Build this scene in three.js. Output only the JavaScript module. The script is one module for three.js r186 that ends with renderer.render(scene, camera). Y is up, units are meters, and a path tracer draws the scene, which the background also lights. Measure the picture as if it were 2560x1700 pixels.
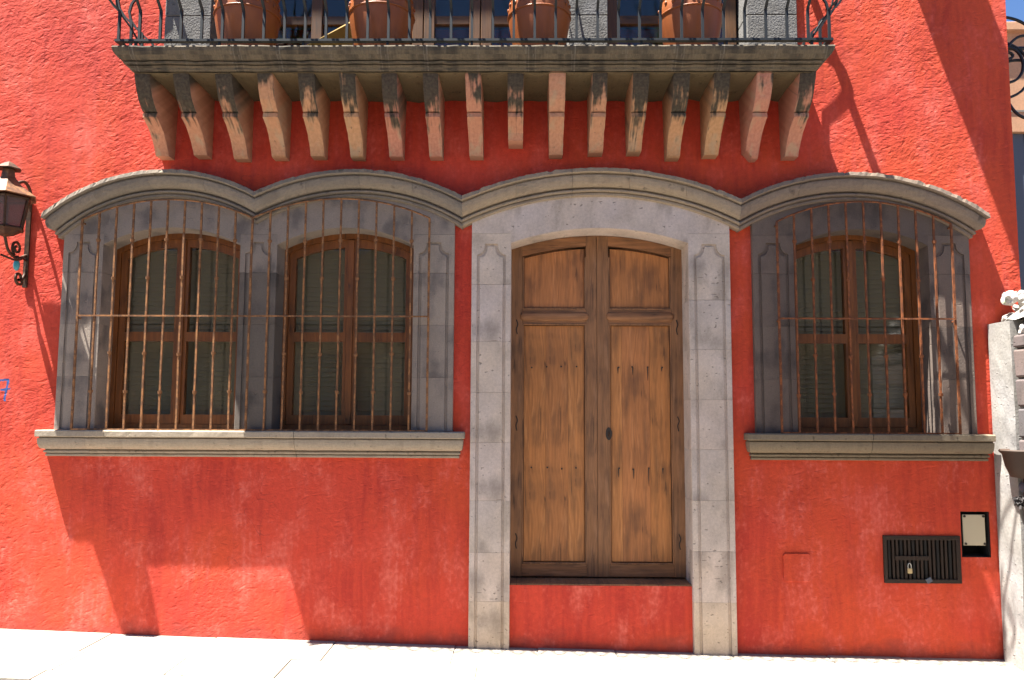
import * as THREE from 'three';
import { mergeGeometries } from 'three/addons/utils/BufferGeometryUtils.js';
import { RoundedBoxGeometry } from 'three/addons/geometries/RoundedBoxGeometry.js';

// ---------------------------------------------------------------- camera, sky, sun, exposure
const scene = new THREE.Scene();
const renderer = new THREE.WebGLRenderer({ antialias: true });
renderer.toneMapping = THREE.LinearToneMapping;
renderer.toneMappingExposure = 5.3;
renderer.shadowMap.enabled = true;

const camera = new THREE.PerspectiveCamera(45.93, 1024 / 680, 0.05, 400);
camera.position.set(0, 1.65, 5.8);
camera.rotation.order = 'YXZ';
camera.rotation.set(THREE.MathUtils.degToRad(5.2), THREE.MathUtils.degToRad(0.8), THREE.MathUtils.degToRad(0.27));
scene.add(camera);

const sunDir = new THREE.Vector3(-0.318, 1, 0.13).normalize();
// clear high-altitude sky: deep blue overhead, paler towards the horizon
{
  const w = 512, h = 256, d = new Float32Array(w * h * 4), v = new THREE.Vector3();
  for (let j = 0, k = 0; j < h; j++) for (let i = 0; i < w; i++, k += 4) {
    const el = ((j + 0.5) / h - 0.5) * Math.PI, az = ((i + 0.5) / w - 0.5) * 2 * Math.PI;
    v.set(Math.cos(el) * Math.cos(az), Math.sin(el), Math.cos(el) * Math.sin(az));
    const t = Math.pow(1 - Math.max(0, v.y), 3.5), a = Math.max(0, v.dot(sunDir)), glow = 0.35 * Math.pow(a, 6) + 0.5 * Math.pow(a, 60);
    d[k] = 0.013 + 0.12 * t + 0.12 * glow; d[k + 1] = 0.045 + 0.12 * t + 0.115 * glow; d[k + 2] = 0.125 + 0.1 * t + 0.1 * glow; d[k + 3] = 1;
  }
  const t = new THREE.DataTexture(d, w, h, THREE.RGBAFormat, THREE.FloatType);
  t.mapping = THREE.EquirectangularReflectionMapping; t.magFilter = THREE.LinearFilter; t.needsUpdate = true;
  scene.background = t; scene.environment = t;
}

const sun = new THREE.DirectionalLight(new THREE.Color(1, 0.955, 0.88), 5);
sun.position.copy(sunDir).multiplyScalar(30);
sun.castShadow = true;
sun.shadow.mapSize.set(4096, 4096);
Object.assign(sun.shadow.camera, { left: -9, right: 9, top: 9, bottom: -9, near: 1, far: 70 });
scene.add(sun, sun.target);

// ---------------------------------------------------------------- helpers
let seed = 1234567;
const rnd = () => { seed = (seed + 0x6D2B79F5) | 0; let t = Math.imul(seed ^ (seed >>> 15), 1 | seed); t = (t + Math.imul(t ^ (t >>> 7), 61 | t)) ^ t; return ((t ^ (t >>> 14)) >>> 0) / 4294967296; };
const R = (a, b) => a + (b - a) * rnd();
const clamp = (x, a = 0, b = 1) => Math.min(b, Math.max(a, x));
const lerp = (a, b, t) => a + (b - a) * t;
const sstep = (a, b, x) => { const t = clamp((x - a) / (b - a)); return t * t * (3 - 2 * t); };
const GX = new Float32Array(256), GY = new Float32Array(256), PERM = new Uint8Array(512);
{ const p = [...Array(256).keys()]; for (let i = 255; i > 0; i--) { const j = Math.floor(rnd() * (i + 1)); [p[i], p[j]] = [p[j], p[i]]; }
  for (let i = 0; i < 512; i++) PERM[i] = p[i & 255];
  for (let i = 0; i < 256; i++) { const a = rnd() * 6.28318; GX[i] = Math.cos(a); GY[i] = Math.sin(a); } }
// gradient noise; pu, pv give the period in cells (0: none)
function noise(x, y, pu = 0, pv = 0) {
  let xi = Math.floor(x), yi = Math.floor(y); const fx = x - xi, fy = y - yi;
  let x1 = xi + 1, y1 = yi + 1;
  if (pu) { xi = ((xi % pu) + pu) % pu; x1 = ((x1 % pu) + pu) % pu; }
  if (pv) { yi = ((yi % pv) + pv) % pv; y1 = ((y1 % pv) + pv) % pv; }
  const X = xi & 255, Y = yi & 255, X1 = x1 & 255, Y1 = y1 & 255;
  const a = PERM[PERM[X] + Y], b = PERM[PERM[X1] + Y], c = PERM[PERM[X] + Y1], d = PERM[PERM[X1] + Y1];
  const u = fx * fx * fx * (fx * (fx * 6 - 15) + 10), v = fy * fy * fy * (fy * (fy * 6 - 15) + 10);
  const n0 = GX[a] * fx + GY[a] * fy, n1 = GX[b] * (fx - 1) + GY[b] * fy, n2 = GX[c] * fx + GY[c] * (fy - 1), n3 = GX[d] * (fx - 1) + GY[d] * (fy - 1);
  return 1.5 * (n0 + (n1 - n0) * u + (n2 - n0) * v + (n0 - n1 - n2 + n3) * u * v);
}
function fbm(x, y, o, pu = 0, pv = 0) { let s = 0, a = 0.55; for (let i = 0; i < o; i++) { s += a * noise(x + i * 17.3 * (pu ? 0 : 1), y + i * 9.1 * (pv ? 0 : 1), pu, pv); x *= 2; y *= 2; pu *= 2; pv *= 2; a *= 0.52; } return s; }
const toS = (v) => 255 * Math.pow(clamp(v), 1 / 2.2);
function tex(w, h, colour, fn, repeat = true) {
  const d = new Uint8Array(w * h * 4);
  for (let j = 0, k = 0; j < h; j++) for (let i = 0; i < w; i++, k += 4) {
    const c = fn(i / w, j / h, i, j);
    if (colour) { d[k] = toS(c[0]); d[k + 1] = toS(c[1]); d[k + 2] = toS(c[2]); } else { d[k] = d[k + 1] = d[k + 2] = 255 * clamp(c); }
    d[k + 3] = 255;
  }
  const t = new THREE.DataTexture(d, w, h, THREE.RGBAFormat);
  t.magFilter = THREE.LinearFilter; t.minFilter = THREE.LinearMipmapLinearFilter; t.generateMipmaps = true;
  if (colour) t.colorSpace = THREE.SRGBColorSpace;
  t.wrapS = t.wrapT = repeat ? THREE.RepeatWrapping : THREE.ClampToEdgeWrapping;
  t.needsUpdate = true; return t;
}
const lin = (r, g, b) => new THREE.Color().setRGB(r, g, b);
const std = (r, g, b, rough, extra = {}) => new THREE.MeshStandardMaterial({ color: lin(r, g, b), roughness: rough, ...extra });

const taken = {};
function uniq(n) { if (!(n in taken)) { taken[n] = 0; return n; } taken[n]++; return n + '_' + String(taken[n]).padStart(3, '0'); }
function thing(name, label, category, pos = [0, 0, 0], grp) { const g = new THREE.Group(); g.name = uniq(name); g.position.set(...pos); g.userData = { label, category }; if (grp) g.userData.group = grp; scene.add(g); return g; }
function sub(name, parent) { const g = new THREE.Group(); g.name = name; parent.add(g); return g; }
function mesh(name, geo, mat, parent, label) { const m = new THREE.Mesh(geo, mat); m.name = name; m.castShadow = m.receiveShadow = true; if (label) m.userData.label = label; parent.add(m); return m; }
// uv in metres from the dominant direction of each face (grain runs along y, or along x when swap is set)
function uvBox(g, size = 1, ox = 0, oy = 0, swap = false) {
  if (g.index) g = g.toNonIndexed();
  const p = g.attributes.position, uv = new Float32Array(p.count * 2);
  const a = new THREE.Vector3(), b = new THREE.Vector3(), c = new THREE.Vector3(), n = new THREE.Vector3();
  for (let i = 0; i < p.count; i += 3) {
    a.fromBufferAttribute(p, i); b.fromBufferAttribute(p, i + 1); c.fromBufferAttribute(p, i + 2);
    n.copy(b).sub(a).cross(c.clone().sub(a)); const ax = Math.abs(n.x), ay = Math.abs(n.y), az = Math.abs(n.z);
    [a, b, c].forEach((q, k) => {
      let u, v; if (az >= ax && az >= ay) { u = q.x; v = q.y; } else if (ax >= ay) { u = q.z + 0.37; v = q.y; } else { u = q.x; v = q.z + 0.61; }
      if (swap) [u, v] = [v, u];
      uv[(i + k) * 2] = u / size + ox; uv[(i + k) * 2 + 1] = v / size + oy;
    });
  }
  g.setAttribute('uv', new THREE.BufferAttribute(uv, 2));
  for (const k of Object.keys(g.attributes)) if (!['position', 'normal', 'uv'].includes(k)) g.deleteAttribute(k);
  g.morphAttributes = {}; return g;
}
const merge = (l) => mergeGeometries(l.map((g) => { g = g.index ? g.toNonIndexed() : g; if (!g.attributes.uv) g = uvBox(g); for (const k of Object.keys(g.attributes)) if (!['position', 'normal', 'uv'].includes(k)) g.deleteAttribute(k); g.morphAttributes = {}; return g; }));
function box(x0, x1, y0, y1, z0, z1, bev = 0) {
  const w = x1 - x0, h = y1 - y0, d = z1 - z0;
  const g = bev ? new RoundedBoxGeometry(w, h, d, 1, bev) : new THREE.BoxGeometry(w, h, d);
  g.translate((x0 + x1) / 2, (y0 + y1) / 2, (z0 + z1) / 2); return g;
}
function polyShape(pts) { const s = new THREE.Shape(); pts.forEach(([x, y], i) => (i ? s.lineTo(x, y) : s.moveTo(x, y))); s.closePath(); return s; }
function extr(shape, z0, z1, seg = 12) { const g = new THREE.ExtrudeGeometry(shape, { depth: z1 - z0, bevelEnabled: false, curveSegments: seg }); g.translate(0, 0, z0); return g; }
function extrY(ptsXZ, y0, y1) { const g = new THREE.ExtrudeGeometry(polyShape(ptsXZ.map(([x, z]) => [x, -z])), { depth: y1 - y0, bevelEnabled: false }); g.rotateX(-Math.PI / 2); g.translate(0, y0, 0); return g; }
function tube(pts, r, seg = 24, rs = 6, closed = false) { return new THREE.TubeGeometry(new THREE.CatmullRomCurve3(pts.map((p) => new THREE.Vector3(...p)), closed), seg, r, rs, closed); }
function arc3(ax, ay, bx, by, cx, cy) { // circle through three points
  const d = 2 * (ax * (by - cy) + bx * (cy - ay) + cx * (ay - by));
  const ux = ((ax * ax + ay * ay) * (by - cy) + (bx * bx + by * by) * (cy - ay) + (cx * cx + cy * cy) * (ay - by)) / d;
  const uy = ((ax * ax + ay * ay) * (cx - bx) + (bx * bx + by * by) * (ax - cx) + (cx * cx + cy * cy) * (bx - ax)) / d;
  return { x: ux, y: uy, r: Math.hypot(ax - ux, ay - uy) };
}
const arcY = (c, x) => c.y + Math.sqrt(Math.max(0, c.r * c.r - (x - c.x) ** 2));
function arcPts(x0, x1, ys, ya, n = 20) { const c = arc3(x0, ys, (x0 + x1) / 2, ya, x1, ys); const l = []; for (let i = 0; i <= n; i++) { const x = lerp(x0, x1, i / n); l.push([x, arcY(c, x)]); } return l; }
// rows of points lofted to a skin; rows[i][j] = [x,y,z]
function loft(rows, closeRow = false) {
  const n = rows[0].length, pos = [], idx = [];
  rows.forEach((r) => r.forEach((p) => pos.push(...p)));
  for (let i = 0; i + 1 < rows.length; i++) for (let j = 0; j < (closeRow ? n : n - 1); j++) { const k = (j + 1) % n; idx.push(i * n + j, (i + 1) * n + j, i * n + k, i * n + k, (i + 1) * n + j, (i + 1) * n + k); }
  const g = new THREE.BufferGeometry(); g.setAttribute('position', new THREE.Float32BufferAttribute(pos, 3)); g.setIndex(idx); return g;
}
const flat = (g) => { g = g.index ? g.toNonIndexed() : g; g.computeVertexNormals(); return g; };
const groundY = (x) => { const t = clamp(x, -5, 5); return 0.012 - 0.02 * t + 0.0016 * t * t + (x - t) * (x < 0 ? -0.036 : -0.004); };

// ---------------------------------------------------------------- surfaces
const WX0 = -4.2, WX1 = 3.6, WY0 = -0.2, WY1 = 5.0;
const roughness = (x, y) => 0.5 + 0.5 * sstep(-0.3, 0.4, fbm(x * 1.3 + 7, y * 1.1 + 2, 3) + (y > 2.6 ? 0.15 : 0)); // where the trowel left the coat open
const wallMap = tex(2048, 1364, true, (u, v) => {
  const x = lerp(WX0, WX1, u), y = lerp(WY0, WY1, v);
  const big = fbm(x * 0.9 + 3, y * 0.8, 3), streak = fbm(x * 19 + 0.5 * noise(x * 3, y * 3), y * 1.0 + 9, 4), streak2 = fbm(x * 44, y * 2.6 + 3, 3), mid = fbm(x * 3.8, y * 2.6 + 5, 5), fine = fbm(x * 34, y * 26, 3), grit = noise(x * 150, y * 150);
  let r = 0.58, g = 0.052, b = 0.024;
  const cloud = fbm(x * 2.1 + 60, y * 1.5 + 20, 5), dk = sstep(-0.2, 0.55, big * 0.4 + cloud * 0.6 + streak * 0.5 + streak2 * 0.2);
  r = lerp(r, 0.45, dk); g = lerp(g, 0.031, dk); b = lerp(b, 0.017, dk);
  const or = sstep(-0.2, 0.5, fbm(x * 1.1 + 31, y * 1.4 + 7, 3) + clamp(x * 0.12));
  g = lerp(g, g * 1.2, or); b = lerp(b, b * 0.78, or);
  const soft = sstep(-0.15, 0.65, mid + streak * 0.4 - cloud * 0.3 + 0.2 * fine) * 0.75; r = lerp(r, 0.64, soft); g = lerp(g, 0.09, soft); b = lerp(b, 0.056, soft);
  const chalk = sstep(0.1, 0.95, mid * 0.7 + fine * 0.6 + streak2 * 0.4 + (y < 1.4 ? 0.05 : -0.12));
  r = lerp(r, 0.68, chalk * 0.55); g = lerp(g, 0.17, chalk * 0.55); b = lerp(b, 0.125, chalk * 0.55);
  const spot = sstep(0.42, 0.62, fbm(x * 11 + 40, y * 11, 3)) * sstep(-0.1, 0.5, grit + fine);
  r = lerp(r, 0.34, spot * 0.55); g = lerp(g, 0.03, spot * 0.55); b = lerp(b, 0.025, spot * 0.55);
  const mud = sstep(0.12, -0.02, y - groundY(x) + 0.12 * fbm(x * 6, y * 9, 4)) * 0.5;
  r = lerp(r, 0.22, mud); g = lerp(g, 0.045, mud); b = lerp(b, 0.035, mud);
  // hairline cracks in the paint film
  const ck = Math.abs(noise(x * 1.1 + 0.3 * noise(x * 6, y * 6) + 70, y * 1.5 + 0.3 * noise(x * 7 + 3, y * 7))), cm = sstep(0.1, 0.4, fbm(x * 0.7 + 11, y * 0.9, 2)) * sstep(0.006, 0.002, ck) * 0.6;
  r = lerp(r, 0.2, cm); g = lerp(g, 0.02, cm); b = lerp(b, 0.015, cm);
  const k = 1 + 0.14 * fine + 0.09 * grit;
  // the painted blue house number
  if (x < -3.65) {
    const sd = (ax, ay, bx, by) => { const t = clamp(((x - ax) * (bx - ax) + (y - ay) * (by - ay)) / ((bx - ax) ** 2 + (by - ay) ** 2)); return Math.hypot(x - ax - t * (bx - ax), y - ay - t * (by - ay)); };
    const dd = Math.min(sd(-3.835, 1.868, -3.752, 1.872), sd(-3.752, 1.872, -3.772, 1.73), sd(-3.8, 1.8, -3.742, 1.806), sd(-3.772, 1.73, -3.768, 1.722));
    if (dd + 0.004 * fine < 0.0075) return [0.035, 0.09, 0.3];
  }
  return [r * k, g * k, b * k];
});
const wallBump = tex(2048, 1364, false, (u, v) => {
  const x0 = lerp(WX0, WX1, u), y0 = lerp(WY0, WY1, v), x = x0 + 0.03 * noise(x0 * 5, y0 * 5), y = y0 + 0.03 * noise(x0 * 5 + 9, y0 * 5) - x0 * 0.22, q = roughness(x0, y0);
  return 0.55 + q * (0.3 * fbm(x * 27, y * 44, 3) + 0.14 * noise(x * 100, y * 130) - 0.35 * sstep(0.45, 0.66, noise(x * 17 + 9, y * 42)) + 0.15 * sstep(0.4, 0.7, noise(x * 31, y * 38 + 20)));
});
const stoneMap = tex(1024, 1024, true, (u, v) => {
  const a = fbm(u * 5, v * 5, 4, 5, 5), f = fbm(u * 60, v * 60, 3, 60, 60), g = noise(u * 180, v * 180, 180, 180);
  let L = 0.8 + 0.2 * a + 0.12 * f + 0.07 * g;
  const pit = sstep(0.42, 0.56, fbm(u * 22, v * 40, 3, 22, 40) + 0.25 * a); L = lerp(L, 0.33, pit * 0.85);
  const dash = sstep(0.66, 0.78, noise(u * 14 + 0.5, v * 80, 14, 80)) * sstep(0.0, 0.3, a); L = lerp(L, 0.25, dash * 0.6);
  const st = sstep(0.0, 0.6, fbm(u * 6, v * 3, 5, 6, 3)); L *= 1 - 0.34 * st;
  const w = 0.5 + 0.5 * clamp(fbm(u * 3, v * 3, 3, 3, 3) * 1.6, -1, 1);
  return [L * lerp(0.98, 1.02, w), L * lerp(0.965, 0.96, w), L * lerp(0.985, 0.87, w)];
});
const stoneBump = tex(1024, 1024, false, (u, v) => {
  const a = fbm(u * 5, v * 5, 4, 5, 5); const pit = sstep(0.42, 0.58, fbm(u * 22, v * 40, 3, 22, 40) + 0.25 * a), dash = sstep(0.66, 0.78, noise(u * 14 + 0.5, v * 80, 14, 80)) * sstep(0.0, 0.3, a);
  return 0.72 + 0.14 * fbm(u * 60, v * 60, 3, 60, 60) + 0.1 * a - 0.5 * pit - 0.45 * dash;
});
// quarried stone blackened unevenly by soot and rain
const sootMap = tex(1024, 1024, true, (u, v) => {
  const a = fbm(u * 4, v * 4, 6, 4, 4), b = fbm(u * 11, v * 5, 5, 11, 5), f = fbm(u * 110, v * 110, 3, 110, 110), g = noise(u * 250, v * 250, 250, 250), pit = sstep(0.45, 0.6, fbm(u * 48, v * 80, 3, 48, 80));
  let L = 0.84 + 0.14 * f + 0.1 * g + 0.12 * b; const d = sstep(-0.15, 0.6, a * 0.8 + b * 0.45); L *= 1 - 0.55 * d; L = lerp(L, 0.3, pit * 0.6);
  const s = sstep(0.45, 0.7, fbm(u * 26, v * 9, 4, 26, 9)); L = lerp(L, 0.95, s * 0.45);
  return [L * 1.0, L * lerp(0.95, 0.98, d), L * lerp(0.9, 1.0, d)];
});
const grimeMap = tex(1024, 1024, true, (u, v) => {
  const run = fbm(u * 26, v * 3, 3, 26, 3), blot = fbm(u * 5, v * 7, 5, 5, 7), f = fbm(u * 70, v * 70, 3, 70, 70), g2 = noise(u * 200, v * 200, 200, 200);
  const L = 0.8 + 0.14 * f + 0.08 * g2 + 0.12 * blot; const d = sstep(-0.1, 0.9, blot + 0.3 * run) * 0.6, d2 = sstep(0.38, 0.6, fbm(u * 18, v * 18, 4, 18, 18) + 0.2 * blot) * 0.55;
  let r = L, g = L * 0.92, b = L * 0.81; r = lerp(r, 0.3, d); g = lerp(g, 0.27, d); b = lerp(b, 0.235, d); r = lerp(r, 0.16, d2); g = lerp(g, 0.145, d2); b = lerp(b, 0.12, d2);
  const w = sstep(0.4, 0.75, fbm(u * 12, v * 12, 4, 12, 12)) * 0.5; return [lerp(r, 0.95, w), lerp(g, 0.9, w), lerp(b, 0.82, w)];
});
const woodMap = tex(1024, 1024, true, (u, v) => {
  const wob = 0.25 * fbm(u * 4, v * 2, 3, 4, 2);
  const gr = fbm(u * 56 + wob * 9, v * 1, 4, 56, 1), fine = fbm(u * 190, v * 7, 3, 190, 7), patch = fbm(u * 4, v * 2, 4, 4, 2), pale = fbm(u * 34, v * 3, 4, 34, 3), stain = fbm(u * 30, v * 3, 5, 30, 3), blot = fbm(u * 5, v * 3, 6, 5, 3);
  const m = 0.8 * (1 + 0.34 * gr + 0.38 * fine + 0.3 * patch); let r = 0.95 * m, g = 0.86 * m, b = 0.72 * m;
  const d = sstep(-0.2, 0.6, stain * 0.6 + blot * 0.75 + 0.45 * fine) * 0.76; r = lerp(r, 0.27, d); g = lerp(g, 0.27, d); b = lerp(b, 0.3, d);
  const p = sstep(0.1, 0.65, pale - 0.4 * blot + 0.3 * fine) * 0.55; r = lerp(r, 1, p); g = lerp(g, 1, p); b = lerp(b, 1, p);
  const crack = sstep(0.5, 0.62, noise(u * 60 + 3 * wob, v * 4, 60, 4)) * sstep(0.05, 0.4, blot); r = lerp(r, 0.16, crack * 0.7); g = lerp(g, 0.15, crack * 0.7); b = lerp(b, 0.15, crack * 0.7);
  return [r, g, b];
});
const woodBump = tex(1024, 1024, false, (u, v) => 0.5 + 0.3 * fbm(u * 70, v * 2, 3, 70, 2) + 0.2 * fbm(u * 180, v * 6, 2, 180, 6));
// rain-streaked slab edge: pale lime runs over dark weathered stone
const streakMap = tex(1024, 512, true, (u, v) => {
  const run = fbm(u * 60, v * 2, 4, 60, 2), wide = fbm(u * 14, v * 1, 4, 14, 1), blot = fbm(u * 9, v * 6, 5, 9, 6), f = fbm(u * 90, v * 60, 3, 90, 60);
  let r = 0.42, g = 0.36, b = 0.27; const d = sstep(-0.25, 0.5, blot + 0.5 * wide); r = lerp(r, 0.17, d); g = lerp(g, 0.15, d); b = lerp(b, 0.125, d);
  const p = sstep(0.15, 0.6, run * 0.7 + wide * 0.5) * 0.65; r = lerp(r, 0.72, p); g = lerp(g, 0.68, p); b = lerp(b, 0.62, p); const k = 1 + 0.3 * f; return [r * k, g * k, b * k];
});
const rustMap = tex(256, 256, true, (u, v) => { const a = fbm(u * 8, v * 8, 4, 8, 8), f = fbm(u * 40, v * 40, 2, 40, 40); const t = sstep(-0.3, 0.4, a + 0.5 * f); return [lerp(0.24, 0.56, t), lerp(0.12, 0.28, t), lerp(0.065, 0.12, t)]; });
const paveMap = tex(1024, 1024, true, (u, v) => { const a = fbm(u * 6, v * 6, 5, 6, 6), f = fbm(u * 70, v * 70, 3, 70, 70); const L = 0.86 + 0.16 * a + 0.14 * f; const s = sstep(0.3, 0.6, fbm(u * 4 + 0.3, v * 9, 4, 4, 9)); return [L * (1 - 0.2 * s), L * (0.95 - 0.2 * s), L * (0.88 - 0.22 * s)]; });
const clayMap = tex(512, 512, true, (u, v) => { const a = fbm(u * 5, v * 5, 4, 5, 5), f = fbm(u * 40, v * 12, 3, 40, 12); const L = 0.85 + 0.25 * a + 0.12 * f; return [L, L * (0.94 + 0.1 * a), L * 0.9]; });
// one column for each of the 17 corbels: flaking peach wash with black lichen spreading over it
const corbelMap = tex(1088, 256, true, (u, v) => {
  const c = Math.floor(u * 17), s = u * 17 - c, h = ((c * 37) % 17) / 17, h2 = ((c * 53 + 5) % 17) / 17;
  const x = s * 0.13 + c * 3.1, y = v * 0.5;
  const f = fbm(x * 60, y * 60, 3), b = fbm(x * 14, y * 9, 4);
  let r = 0.47 + 0.1 * f, g = lerp(0.2, 0.27, h2) + 0.06 * f, bl = lerp(0.13, 0.14, h) + 0.04 * f;
  const bare = sstep(0.0, 0.45, b); r = lerp(r, 0.42, bare * 0.6); g = lerp(g, 0.31, bare * 0.6); bl = lerp(bl, 0.2, bare * 0.6);
  const lim = c === 10 ? 1.3 : c === 15 ? 0.95 : c === 3 ? 0.78 : c === 8 ? 0.75 : 0.4 + 0.2 * h;
  const l = sstep(-0.1, 0.2, v - lim + 0.42 * b + 0.35 * fbm(x * 50, y * 5 + 3, 3)) * 0.97;
  r = lerp(r, 0.042 + 0.035 * f, l); g = lerp(g, 0.034 + 0.03 * f, l); bl = lerp(bl, 0.022 + 0.02 * f, l);
  const k = sstep(0.45, 0.6, fbm(x * 30, y * 30, 3)); return [lerp(r, 0.1, k * 0.6), lerp(g, 0.08, k * 0.6), lerp(bl, 0.06, k * 0.6)];
});
const roadMap = tex(512, 512, true, (u, v) => { const f = fbm(u * 30, v * 30, 4, 30, 30), a = fbm(u * 4, v * 4, 3, 4, 4); const L = 0.75 + 0.2 * f + 0.15 * a; return [L, L * 0.97, L * 0.92]; });

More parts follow.
